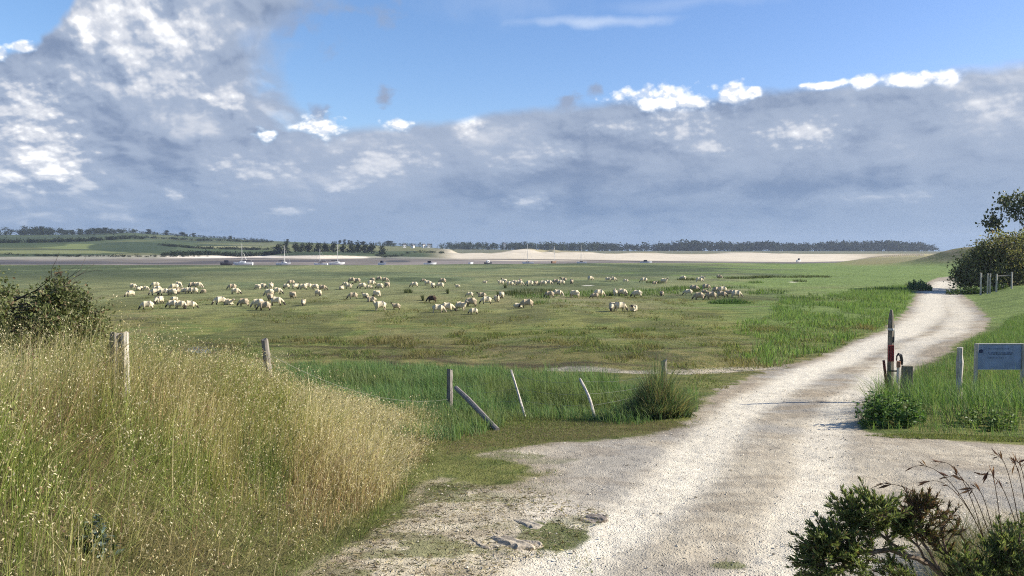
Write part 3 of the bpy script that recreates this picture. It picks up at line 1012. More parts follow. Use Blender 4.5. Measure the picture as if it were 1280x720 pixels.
# ----------------------------------------------------------------------------- woody plants
def grow(mb, p, d, length, r, depth, tips, spread=.6, up=.15, seg=3, nb=(2, 3), shrink=.72):
    pts, rad = [p.copy()], [r]
    for i in range(seg):
        d = (d + Vector((random.gauss(0, .16), random.gauss(0, .16), random.gauss(0, .12) + up * .3))).normalized()
        p = p + d * length / seg
        pts.append(p.copy())
        rad.append(r * (1 - .4 * (i + 1) / seg))
        if depth <= 2:
            tips.append((p.copy(), d.copy(), depth))
    mb.tube(pts, rad, 5 if depth < 3 else 7, cap=False)
    if depth == 0:
        return
    for k in range(random.randint(*nb)):
        nd = (d + Vector((random.gauss(0, spread), random.gauss(0, spread), random.gauss(0, spread * .7) + up))).normalized()
        grow(mb, p, nd, length * shrink * random.uniform(.8, 1.2), rad[-1] * .8, depth - 1, tips, spread, up, seg, nb, shrink)


def foliage(tips, per, rad, size, asp, cols, dirup=.2, wts=None, flat=1.):
    P, D = [], []
    for p, d, dep in tips:
        k = per if dep < 2 else per // 2
        o = RS.randn(k, 3) * rad * np.array([1, 1, flat])
        P.append(np.array(p)[None] + o)
        D.append(np.array(d)[None] * .6 + RS.randn(k, 3) * .7 + [0, 0, dirup])
    P, D = np.concatenate(P), np.concatenate(D)
    n = len(P)
    tone = fbm(P[:, 0] * 1.7 / max(rad * 6, .01), P[:, 2] * 1.7 / max(rad * 6, .01), 2, 91)[:, None]
    return leaves(P, D, RS.uniform(.6, 1.3, n) * size, asp, pick(n, cols, wts) * (.7 + .6 * tone))


# hawthorn bush at the left edge
base = W(-14, 440, 9.3)
base.z = hz(base.x, base.y)
root = empty('hawthorn_bush', base)
tag(root, 'dark green hawthorn bush with reddish twigs at the left edge of the bank', 'bush')
mb, tips = MB(), []
for k in range(15):
    a = k * 2.4
    d0 = Vector((math.cos(a) * .7 + .05, math.sin(a) * .5, .75))
    grow(mb, Vector((math.cos(a) * .35, math.sin(a) * .3, -.05)), d0.normalized(), .46, .02, 3, tips, .55, .05, 3, (2, 3), .74)
for k in range(11):   # long arm of twigs reaching right, over the grass
    grow(mb, Vector((.25, random.uniform(-.2, .2), .40 + .04 * k)), Vector((1, random.uniform(-.3, .3), random.uniform(-.1, .25))).normalized(), .38, .012, 2, tips, .4, .03, 3, (2, 3), .8)
tips = [t_ for t_ in tips if t_[0].z < 1.16 - .46 * max(t_[0].x, 0) + .13 * math.sin(t_[0].x * 9 + t_[0].y * 5) + random.uniform(-.05, .12) and t_[0].x < 1.5]
mb.build('branches', M_BARK, root)
V, T, Cc = foliage(tips, 17, .065, .044, .6, [[.085, .105, .038], [.12, .14, .05], [.18, .185, .085], [.14, .10, .055]], .2, [.4, .33, .17, .1])
link('foliage', mesh_np('foliage', V, T, Cc), [M_LEAF], root)

# wind-cut evergreen bush where the track bends out of sight
base = Vector((.612 * 90, 90, 0))
base.z = hz(base.x, base.y)
root = empty('evergreen_bush', base)
tag(root, 'broad dense olive green evergreen bush beside the bend of the track', 'bush')
mb, tips = MB(), []
cl = []
for k in range(70):
    a, e = random.random() * 2 * PI, math.asin(random.random())
    rr_ = random.uniform(.72, 1.0)
    p = Vector((math.cos(a) * math.cos(e) * 5.0 * rr_ + .3, math.sin(a) * math.cos(e) * 3.0 * rr_, .5 + math.sin(e) * 5.1 * rr_))
    if p.x < -1.5:
        p.z *= .86 + .05 * p.x + .1
        p.z = max(p.z, .5)
    cl.append(p)
    mb.tube([Vector((random.uniform(-1.5, 1.5), 0, 0)), p * .5 + Vector((0, 0, -.2)), p], [.12, .07, .03], 5, cap=False)
mb.build('branches', M_BARK, root)
parts = []
for p in cl:
    k = 300
    o = RS.randn(k, 3) * np.array([.62, .6, .42])
    Pq = np.array(p)[None] + o
    Dq = RS.randn(k, 3) * .55 + [-.35, 0, .55]
    tone = random.uniform(.75, 1.3)
    parts.append(leaves(Pq, Dq, RS.uniform(.2, .45, k), .42, pick(k, [[.14, .145, .055], [.20, .20, .075], [.27, .24, .10], [.15, .10, .06]], [.40, .36, .18, .06]) * tone))
V, T, Cc = cat(parts)
link('foliage', mesh_np('foliage', V, T, Cc), [M_LEAF], root)

# open-crowned tree behind that bush
base = Vector((.652 * 96, 96, 0))
base.z = hz(base.x, base.y)
root = empty('poplar_tree', base)
tag(root, 'tall open crowned tree with sparse grey green leaves behind the evergreen bush', 'tree')
mb, tips = MB(), []
random.seed(12)
tr = MB()
tr.tube([(0, 0, -.2), (-.1, 0, 2), (.1, .1, 4.2), (0, 0, 6)], [.32, .27, .22, .18], 8)
tr.build('trunk', M_BARK, root)
for k in range(9):
    a = k * 2.4
    grow(mb, Vector((0, 0, 3 + .45 * k)), Vector((math.cos(a) * .9 - .25, math.sin(a) * .7, .55)).normalized(), 2.9 - .1 * k, .10, 3, tips, .5, .15, 3, (2, 3), .66)
mb.build('branches', M_BARK, root)
tips = [t_ for t_ in tips if t_[2] <= 2 and t_[0].z < 13.2]
V, T, Cc = foliage(tips, 9, .42, .36, .7, [[.065, .08, .038], [.10, .115, .06], [.16, .165, .10]], .1, [.5, .3, .2])
link('crown', mesh_np('crown', V, T, Cc), [M_LEAF], root)

# gorse shrub reaching into the lower right corner
random.seed(5)
gb = W(1215, 800, 4.1)
gb.z = hz(gb.x, gb.y)
root = empty('gorse_shrub', gb)
tag(root, 'spiky dark green gorse shrub reaching over the track in the lower right corner', 'shrub')
mb = MB()
spr = []


def pxbranch(pts, r0, r1, dens=1., spread=.09, skip=.0, tone=0):
    ps = [W(u_ + 14, v_ + 16, d_) - gb for u_, v_, d_ in pts]
    # resample
    out = []
    for a_, b_ in zip(ps[:-1], ps[1:]):
        for k in range(6):
            out.append(a_.lerp(b_, k / 6) + Vector((random.gauss(0, .004), random.gauss(0, .01), random.gauss(0, .004))))
    out.append(ps[-1])
    m_ = len(out)
    mb.tube(out, [r0 + (r1 - r0) * i / (m_ - 1) for i in range(m_)], 6, cap=False)
    for i, p in enumerate(out):
        f = i / (m_ - 1)
        if f < skip:
            continue
        d = (out[min(i + 1, m_ - 1)] - out[max(i - 1, 0)]).normalized()
        for k in range(np.random.RandomState(i * 7 + len(spr)).poisson(3.2 * dens)):
            dd_ = (d * .7 + Vector((random.gauss(0, .6), random.gauss(0, .7), .45 + random.gauss(0, .5)))).normalized()
            L = random.uniform(.05, .12)
            e = p + dd_ * spread * random.uniform(.2, 1.2)
            mb.tube([p, e, e + dd_ * L], [.003, .0025, .0015], 4, cap=False)
            spr.append((e, dd_, L, tone))


pxbranch([(1205, 740, 4.0), (1150, 690, 3.95), (1100, 672, 3.9), (1062, 676, 3.85), (1035, 694, 3.8), (1008, 714, 3.78)], .016, .006, 1.5, .06, .45)
pxbranch([(1120, 676, 3.92), (1085, 650, 3.9), (1060, 640, 3.9), (1050, 630, 3.88)], .009, .004, 1.7, .06, .25)
pxbranch([(1100, 672, 3.9), (1090, 642, 3.85), (1082, 626, 3.82)], .008, .003, 1.5, .05, .3)
pxbranch([(1062, 676, 3.85), (1035, 668, 3.8), (1018, 668, 3.78)], .007, .003, 1.9, .05, .15)
pxbranch([(1048, 684, 3.85), (1025, 684, 3.78), (1010, 690, 3.76)], .006, .003, 1.8, .05, .1)
pxbranch([(1160, 700, 3.95), (1140, 660, 3.95), (1136, 634, 3.93), (1134, 626, 3.92)], .009, .004, 1.5, .05, .3, 1)
pxbranch([(1185, 725, 4.0), (1168, 680, 4.0), (1164, 645, 3.97)], .010, .004, 1.0, .06, .45, 1)
pxbranch([(1150, 690, 3.95), (1122, 655, 3.95), (1112, 648, 3.95)], .007, .003, 1.4, .05, .3)
pxbranch([(1205, 745, 4.0), (1150, 722, 3.9), (1112, 712, 3.85), (1095, 722, 3.82)], .010, .004, 1.3, .06, .4)
for k in range(44):   # dense body towards the corner
    u1 = random.uniform(1185, 1340)
    v1 = 668 + max(0, 1240 - u1) * .45 + random.uniform(-4, 60) - max(0, u1 - 1240) * .22
    d1_ = random.uniform(3.7, 4.5)
    pxbranch([(random.uniform(1210, 1300), 770, 4.1), ((u1 + 1240) / 2, (v1 + 745) / 2, d1_), (u1, v1, d1_)], .009, .003, 1.25, .06, .35)
mb.build('branches', wood_mat('gorse_wood', (.22, .17, .11), (.09, .065, .045), .3, 40), root)
parts = []
for e, d, L, tone in spr:
    k = 44
    tt = RS.rand(k)
    Pp = np.array(e)[None] + np.array(d)[None] * (tt * L)[:, None]
    Dd = RS.randn(k, 3) * .45 + np.array(d)[None] * .9 + [0, 0, .25]
    if tone:
        cc = pick(k, [[.12, .085, .05], [.08, .09, .032], [.15, .09, .055]])
    else:
        cc = pick(k, [[.10, .135, .045], [.155, .195, .06], [.25, .28, .10], [.15, .105, .055]], [.36, .32, .24, .08])
    parts.append(leaves(Pp, Dd, RS.uniform(.018, .038, k), .24, cc, .1))
V, T, Cc = cat(parts)
link('spiky_foliage', mesh_np('spiky_foliage', V, T, Cc), [M_LEAF], root)

# thin wiry grass behind the gorse, with dark rust seed heads standing above it
parts = []
n = 11000
q = np.column_stack([RS.uniform(2.3, 4.6, n), RS.uniform(4.2, 6.2, n)])
q = q[q[:, 0] > .545 * q[:, 1] - .05]
n = len(q)
cc = pick(n, [[.17, .165, .085], [.12, .135, .06], [.20, .16, .10]])
V_, T_, C_, tips = blades(lift(q), RS.uniform(.25, .52, n), np.full(n, .005), RS.rand(n) * 2 * PI, RS.uniform(.3, 1.2, n), cc, cc, 4)
parts.append((V_, T_, C_))
stems = [(1255, 700, 1108, 600), (1262, 700, 1152, 577), (1260, 700, 1165, 596), (1250, 690, 1184, 573), (1262, 700, 1200, 590), (1250, 690, 1222, 582), (1240, 700, 1132, 614), (1285, 690, 1247, 566), (1290, 690, 1262, 574), (1295, 700, 1240, 588), (1300, 690, 1278, 572), (1250, 700, 1210, 605), (1300, 690, 1290, 568)]
for (u0, v0, u1, v1) in stems:
    for r_ in range(1):
        d_ = 4.15 + random.uniform(-.2, .3)
        j = random.uniform(-9, 9)
        v1 += 6
        a_, c_ = W(u0 + j, v0 + 40, d_), W(u1 + 1.6 * j, v1 + random.uniform(0, 14) * r_, d_)
        b_ = W((u0 * .45 + u1 * .55) + j, v1 - 14, d_)                     # arch over to the side
        f_ = np.linspace(0, 1, 15)[:, None]
        path = np.array(a_)[None] * (1 - f_) ** 2 + np.array(b_)[None] * 2 * f_ * (1 - f_) + np.array(c_)[None] * f_ ** 2
        tg = np.gradient(path, axis=0)
        sd_ = np.column_stack([tg[:, 2], 0 * tg[:, 0], -tg[:, 0]])
        sd_ = sd_ / (np.linalg.norm(sd_, axis=1)[:, None] + 1e-9) * np.linspace(.003, .0012, 15)[:, None]
        vv_ = np.concatenate([path - sd_, path + sd_])
        tt_ = [[i, i + 1, i + 16] for i in range(14)] + [[i, i + 16, i + 15] for i in range(14)]
        parts.append((vv_, np.array(tt_), np.tile([.15, .09, .055], (30, 1))))
        k = 7
        ii = RS.choice(np.arange(8, 15), k)
        Dd = tg[ii] / np.linalg.norm(tg[ii], axis=1)[:, None] + RS.randn(k, 3) * .32
        parts.append(leaves(path[ii], Dd, RS.uniform(.035, .085, k), .17, pick(k, [[.10, .048, .034], [.15, .085, .055]]), .1))
V, T, Cc = cat(parts)
tag(link('wiry_grass', mesh_np('wiry_grass', V, T, Cc), [M_BLADE]), 'thin wiry grass with dark rust seed heads behind the gorse shrub', 'grass', kind='stuff')

# ----------------------------------------------------------------------------- stones and gravel
def rock(name, uu, vv, wd, dp, ht, rz, col, label, seed):
    c = px2w(uu, vv)
    bm = bmesh.new()
    bmesh.ops.create_icosphere(bm, subdivisions=4, radius=1)
    rs = np.random.RandomState(seed)
    for v in bm.verts:
        p = v.co
        k = 1 + .55 * (float(fbm(np.array([p.x * 1.3 + seed]), np.array([p.y * 1.3 + p.z]), 3, seed)[0]) - .5) + .35 * (float(fbm(np.array([p.x * 4 + seed]), np.array([p.y * 4 + p.z * 3]), 2, seed)[0]) - .5)
        z = p.z * k
        z = min(z, .42 + .14 * p.x + .1 * math.sin(p.x * 5 + p.y * 3) + .06 * math.sin(p.x * 13 + p.y * 9))
        v.co = Vector((p.x * k * wd / 2, p.y * k * dp / 2, z * ht))
    me = bpy.data.meshes.new(name)
    bm.to_mesh(me)
    bm.free()
    m = simple_mat('stone', col, .9, .28, 14, .1, 1.)
    o = link(name, me, [m])
    o.location = (c.x, c.y, c.z - ht * .36)
    o.rotation_euler = (0, 0, rz)
    tag(o, label, 'stone', 'flat stones half sunk in the dirt')


rock('flat_stone', 630, 680, .66, .34, .13, -.28, (.36, .31, .235), 'long flat grey stone, nearest of three, half sunk in the strawy dirt', 3)
rock('flat_stone', 652, 656, .48, .30, .10, -.2, (.35, .31, .24), 'flat grey stone with a smooth slanting top beside the small grass patch', 5)
rock('flat_stone', 742, 648, .30, .24, .07, .2, (.25, .215, .18), 'small dark purplish stone on the pale dirt right of the grass patch', 8)

n = 6500
q = np.column_stack([RS.uniform(-3, 9, n * 3), 3.6 + RS.rand(n * 3) ** 1.6 * 17])
q = q[dirt_d(q[:, 0], q[:, 1]) > .05][:n]
n = len(q)
ico = bmesh.new()
bmesh.ops.create_icosphere(ico, subdivisions=1, radius=1)
iv = np.array([v.co[:] for v in ico.verts])
ico.verts.index_update()
it = np.array([[v.index for v in f.verts] for f in ico.faces])
ico.free()
s = .003 + .012 * RS.rand(n) ** 5 + .0003 * q[:, 1]
V = (iv[None] * s[:, None, None] * RS.uniform(.55, 1.35, (n, 1, 3)) * np.array([1, 1, .45]) * RS.uniform(.8, 1.2, (n, len(iv), 1)) + lift(q, .002)[:, None, :]).reshape(-1, 3)
T = (np.arange(n)[:, None, None] * len(iv) + it[None]).reshape(-1, 3)
Cc = np.repeat(pick(n, [[.50, .45, .35], [.44, .39, .30], [.58, .53, .42], [.33, .29, .22]]), len(iv), 0)
m, t, b = new_mat('pebble')
t.put(b.inputs['Base Color'], t.n('Attribute', attribute_name='Col').outputs['Color'])
b.inputs['Roughness'].default_value = .9
tag(link('gravel', mesh_np('gravel', V, T, Cc), [m]), 'loose pale pebbles and grit scattered over the dirt track', 'gravel', kind='stuff')
# straw litter on the dirt at the left
n = 3600
q = scatter_px(n, [(380, 720), (500, 640), (520, 600), (660, 610), (760, 640), (700, 690), (600, 730)], .3)
n = len(q)
an = RS.rand(n) * 2 * PI
V, T, Cc = leaves(lift(q, .006), np.column_stack([np.cos(an), np.sin(an), RS.uniform(-.05, .2, n)]), RS.uniform(.02, .08, n), .1, pick(n, [[.36, .31, .20], [.28, .23, .14], [.13, .10, .06], [.45, .40, .30], [.12, .13, .05]]), .3)
tag(link('straw_litter', mesh_np('straw_litter', V, T, Cc), [M_BLADE]), 'dry straw litter strewn on the dirt at the foot of the bank', 'straw', kind='stuff')


# ----------------------------------------------------------------------------- fence remains
def post_mesh(h, r, n=9, taper=.92, jag=.03, lean=(0, 0), seed=0, bend=0):
    random.seed(seed)
    mb = MB()
    m_ = 8
    pts = [Vector((lean[0] * h * i / m_ + bend * math.sin(PI * i / m_), lean[1] * h * i / m_, h * i / m_)) for i in range(m_ + 1)]
    mb.tube(pts, [r * (1 - (1 - taper) * i / m_) * random.uniform(.93, 1.07) for i in range(m_ + 1)], n, jit=.08)
    vs = mb.v
    for i in range(m_ * n, (m_ + 1) * n):
        x_, y_, z_ = vs[i]
        vs[i] = (x_, y_, z_ + random.uniform(-jag, jag))
    return mb


def place_post(name, top, base_d, r, mat, label, cat_='post', lean=(0, 0), seed=0, taper=.92, base_uv=None, jag=.03, group=None, bend=0):
    u_, v_ = base_uv if base_uv else (top[0], 0)
    t_ = W(top[0], top[1], base_d)
    if base_uv:
        b_ = px2w(*base_uv)
    else:
        b_ = Vector((t_.x, t_.y, hz(t_.x, t_.y)))
    h = t_.z - b_.z + .1
    ln = ((t_.x - b_.x) / h, (t_.y - b_.y) / h)
    me = post_mesh(h, r, 9, taper, jag, ln, seed, bend).mesh(name, False)
    o = link(name, me, [mat])
    o.location = (b_.x, b_.y, b_.z - .1)
    tag(o, label, cat_, group)
    return o, t_, b_


FG = 'old posts and stakes of the broken wire fence'
# split post: two half rounds
t_ = W(149, 416, 7.5)
bz = hz(t_.x, t_.y)
root = empty('split_post', (t_.x, t_.y, bz))
tag(root, 'weathered grey post split in two halves, standing in the tall dry grass', 'post', FG)
for s, mt, dx, r, dz in ((-1, M_WOODGREY, -.034, .056, 0), (1, M_WOODPALE, .05, .038, .006)):  # sun-side half in paler wood: sunlight put into its colour
    mb = post_mesh(t_.z - bz + dz, r, 9, .95, .012, (0, 0), 4 + s)
    mb.v = [(x_ + dx, y_, z_) for x_, y_, z_ in mb.v]
    mb.build('post_half', mt, root)

place_post('fence_post', (338, 424), 13, .062, M_WOODGREY, 'leaning grey post rising from the crest of the grassy bank', seed=2, base_uv=None, group=FG)
bpy.data.objects['fence_post'].rotation_euler = (0, -.10, 0)
p3 = place_post('fence_post', (562, 462), 18, .072, M_WOODGREY, 'upright dark grey post with the slanting brace leaning beside it', seed=3, group=FG)
# brace
ba, bb = W(570, 485, 17.5), px2w(622, 538)
mb = MB()
c_ = (ba + bb) / 2
mb.tube([ba - c_, (ba - c_) * .3 + Vector((0, 0, .02)), bb - c_], [.05, .055, .05], 8, jit=.06)
o = mb.build('brace_pole', M_WOODGREY)
o.location = c_
tag(o, 'grey slanting brace pole, its foot in the grass at the right', 'pole', FG)
s1 = place_post('fence_stake', (639, 463), 17.6, .026, M_WOODPALE, 'thin straight pale stake leaning left between the brace and the bent stake', 'stake', seed=6, base_uv=(659, 523), jag=.01, group=FG)
s2 = place_post('fence_stake', (725, 474), 17.2, .032, M_WOODPALE, 'slightly bent pale stake leaning left, nearest to the big grass tuft', 'stake', seed=7, base_uv=(744, 523), jag=.01, group=FG, bend=.06)
p4 = place_post('fence_post', (830, 452), 17.9, .075, M_WOODGREY, 'grey pointed end post poking out of the big grass tuft', seed=8, jag=.07, group=FG)
p5 = place_post('round_post', (1200, 434), 16.9, .073, M_WOODPALE, 'tall pale knobby round post between the barrier and the blue sign', seed=9, taper=.85, jag=.02)
for p in p5[0].data.vertices:
    p.co.x *= 1 + .13 * math.sin(p.co.z * 9)
# wires
def wire(name, pts, sag, r, label):
    mb = MB()
    out = []
    for a_, b_ in zip(pts[:-1], pts[1:]):
        for k in range(9):
            f = k / 9
            p = a_.lerp(b_, f)
            p.z -= sag * 4 * f * (1 - f)
            out.append(p)
    out.append(pts[-1])
    o0 = out[0].copy()
    mb.tube([p - o0 for p in out], r, 4)
    o = mb.build(name, M_WIRE)
    o.location = o0
    tag(o, label, 'wire', 'slack wires of the broken fence')


lerp = lambda s_, f: s_[2].lerp(s_[1], f)
p2t = W(340, 445, 13)
wire('fence_wire', [lerp(p3, .62), lerp(s1, .93), lerp(s2, .95), lerp(p4, .75)], .10, .003, 'topmost slack wire between the dark post and the pointed end post')
wire('fence_wire', [lerp(p3, .5), lerp(s1, .62), lerp(s2, .6), lerp(p4, .5)], .06, .003, 'middle slack wire crossing both pale leaning stakes')
wire('fence_wire', [lerp(p3, .32), lerp(s1, .35), lerp(s2, .3), lerp(p4, .3)], .03, .003, 'lowest wire just above the grass between the pale stakes')
wire('fence_wire', [p2t, lerp(p3, .35)], .3, .003, 'long slack wire from the leaning post on the bank to the dark post')

# far wooden posts with rail by the bush
fb_ = [(1226, 341, 358), (1234.5, 342, 359), (1237.5, 342, 359.5), (1245.5, 342.5, 360.5), (1264.5, 340, 360)]
lab = ['pale post at the left end of the far fence by the evergreen bush', 'thin pale post, left one of the close pair in the far fence', 'thin pale post, right one of the close pair in the far fence', 'pale post at the left end of the far fence rail', 'tallest pale post at the right end of the far fence rail']
tp = []
for k, (uu, v0, v1) in enumerate(fb_):
    c = W(uu, v1, 82)
    z0 = hz(c.x, c.y)
    z1 = W(uu, v0, 82).z
    o = post_mesh(z1 - z0, .09 if k not in (1, 2) else .075, 8, .95, .02, (0, 0), 20 + k).build('fence_post', M_WOODPALE)
    o.location = (c.x, c.y, z0)
    tag(o, lab[k], 'post', 'posts of the far fence by the bush')
    tp.append(Vector((c.x, c.y, z1)))
mb = MB()
a_, b_ = tp[3] - Vector((0, -.1, .25)), tp[4] - Vector((0, -.1, .35))
mb.tube([a_ - a_, b_ - a_], .07, 7)
o = mb.build('fence_rail', M_WOODGREY)
o.location = a_
tag(o, 'dark wooden rail between the two right posts of the far fence', 'rail')

# ----------------------------------------------------------------------------- raised barrier, marker and board post
B0 = W(1112, 489, 17.6)
B0.z = hz(B0.x, B0.y)
root = empty('barrier', B0)
tag(root, 'raised wooden barrier pole with white band and red plate at the track edge', 'barrier')
sx = lambda u_, v_, dy=0.0: W(u_, v_, 17.6) - B0 + Vector((0, dy, 0))
top, bot = sx(1112.3, 387), sx(1112.5, 500)
mb = MB()
zt = top.z
mb.tube([Vector((0, 0, -.1)), Vector((0, 0, .6)), Vector((0, 0, zt - .30)), Vector((0, 0, zt - .13)), Vector((0, 0, zt - .02)), Vector((0, 0, zt))], [.068, .066, .064, .054, .03, .018], 8, jit=.07)
mb.build('pole', wood_mat('barrier_wood', (.30, .26, .19), (.10, .085, .065)), root)
mb = MB()
zb_ = sx(1112, 411.5).z
mb.tube([Vector((0, 0, zb_ - .022)), Vector((0, 0, zb_ + .022))], .070, 12)
mb.build('white_band', M_WHITE, root)
zd = sx(1112, 424).z
mb = MB()
mb.box(Vector((.045, -.052, zd)), (.035, .02, .13), Matrix.Rotation(.7, 3, 'Z'), .2)
mb.build('dark_spot', M_BLACK, root)  # small black block for the dark spot on the pole's right side
zr = sx(1112, 441).z
MB().box(Vector((-.025, -.085, zr)), (.125, .025, .36), None, .1).build('red_plate', M_RED, root)
mb = MB()
for k in (-.095, -.03):
    mb.box(Vector((-.025 + k + .05, -.102, zr)), (.012, .012, .34), None, .1)
mb.build('plate_stripe', M_DARKRED, root)
mb = MB()
a_, b_ = sx(1103, 450, -.06), sx(1109, 500, -.06)
mb.tube([a_, b_], [.028, .032], 6)
mb.build('counterweight_arm', M_DARKRED, root)
zk = sx(1112, 463).z
MB().box(Vector((.03, -.09, zk)), (.22, .03, .03), None, .15).build('bracket', M_BLACK, root)
mb = MB()
mb.tube([sx(1119.5, 406, .05), sx(1118, 480, .05)], .012, 6)
mb.build('steel_rod', M_ALU, root)

c = W(1123.5, 480, 17.5)
c.z = hz(c.x, c.y)
root = empty('latch_post', c)
tag(root, 'short rusty latch post with a black hooked top beside the barrier pole', 'post')
zz = lambda v_: W(1123, v_, 17.5).z - c.z
mb = MB()
mb.tube([Vector((-.03, 0, -.05)), Vector((-.02, 0, zz(452)))], .03, 7)
mb.tube([Vector((.02, .02, -.05)), Vector((.02, .02, zz(450)))], .014, 6)
mb.build('post', M_WHITE, root)
MB().box(Vector((-.03, -.03, zz(455))), (.08, .05, .14), None, .2).build('rusty_clasp', M_ORANGE, root)
mb = MB()
mb.tube([Vector((-.06, 0, zz(451))), Vector((-.055, 0, zz(445))), Vector((-.02, 0, zz(442.5))), Vector((.03, 0, zz(444))), Vector((.055, 0, zz(450))), Vector((.06, 0, zz(456)))], [.012, .016, .03, .036, .032, .02], 7)
mb.build('hook', M_BLACK, root)

c = W(1133.5, 486, 17.4)
c.z = hz(c.x, c.y)
mb = MB()
h_ = W(1133, 457, 17.4).z - c.z
mb.box(Vector((0, 0, h_ / 2 - .05)), (.225, .09, h_ + .1), None, .12)
mb.box(Vector((-.02, -.048, h_ / 2 - .05)), (.006, .012, h_ * .9), None, 0)
o = mb.build('board_post', wood_mat('board_wood', (.25, .215, .15), (.15, .13, .09)))
o.location = c
tag(o, 'short squared wooden board post right of the barrier', 'post')

# information sign
sd = 20.0
tl, br_ = W(1221, 430.5, sd), W(1277, 461, sd)
c = Vector(((tl.x + br_.x) / 2, sd, 0))
c.z = hz(c.x, c.y)
root = empty('information_sign', c)
tag(root, 'blue grey information board on two white posts in the verge', 'sign')
w_, z0, z1 = br_.x - tl.x, br_.z - c.z, tl.z - c.z
dz_ = .003
for s_ in (-1, 1):
    mb = MB()
    mb.box(Vector((s_ * (w_ / 2 + .012), 0, (z1 + .02 - .1) / 2)), (.055, .09, z1 + .02 + .1), None, .1)
    mb.build('post', M_WOODPALE, root)
MB().box(Vector((0, .0, (z0 + z1) / 2)), (w_ - .04, .022, z1 - z0), None, .1).build('panel', M_SIGN, root)
mb = MB()
mb.box(Vector((0, 0, z1 + .012)), (w_ - .034, .05, .02), None, .1)
mb.build('top_rail', M_WHITE, root)
MB().box(Vector((0, 0, z0 - .012)), (w_ - .034, .04, .02), None, .1).build('bottom_rail', M_WHITE, root)
random.seed(3)
mb = MB()
for (row, wd, x0) in ((.18, .62, .26), (.345, .68, .26), (.40, .62, .28), (.55, .5, .26)):
    x_ = x0
    while x_ < x0 + wd * .78:
        l_ = random.uniform(.006, .02)
        hh = random.choice([.016, .016, .024]) * (1.1 if row in (.345, .40) else .8)
        mb.box(Vector((-w_ / 2 + x_ * w_, -.0135, z1 - row * (z1 - z0))), (l_ * w_ * .7, .004, hh), None, 0)
        x_ += l_ + random.choice([.004, .005, .016])
mb.build('lettering', M_SIGNINK, root)
mb = MB()
em = [(0, .055), (.03, .035), (.055, .03), (.048, 0), (.055, -.025), (.02, -.04), (-.02, -.045), (-.05, -.03), (-.05, .005), (-.055, .03), (-.025, .035)]
ex, ez = -w_ / 2 + .105, z1 - .28 * (z1 - z0)
mb.add([(ex + a_, -.0125, ez + b_) for a_, b_ in em] + [(ex + a_, -.0165, ez + b_) for a_, b_ in em], [list(range(len(em))), list(range(2 * len(em) - 1, len(em) - 1, -1))] + [[k, (k + 1) % len(em), (k + 1) % len(em) + len(em), k + len(em)] for k in range(len(em))])
mb.build('emblem', M_SIGNINK, root)


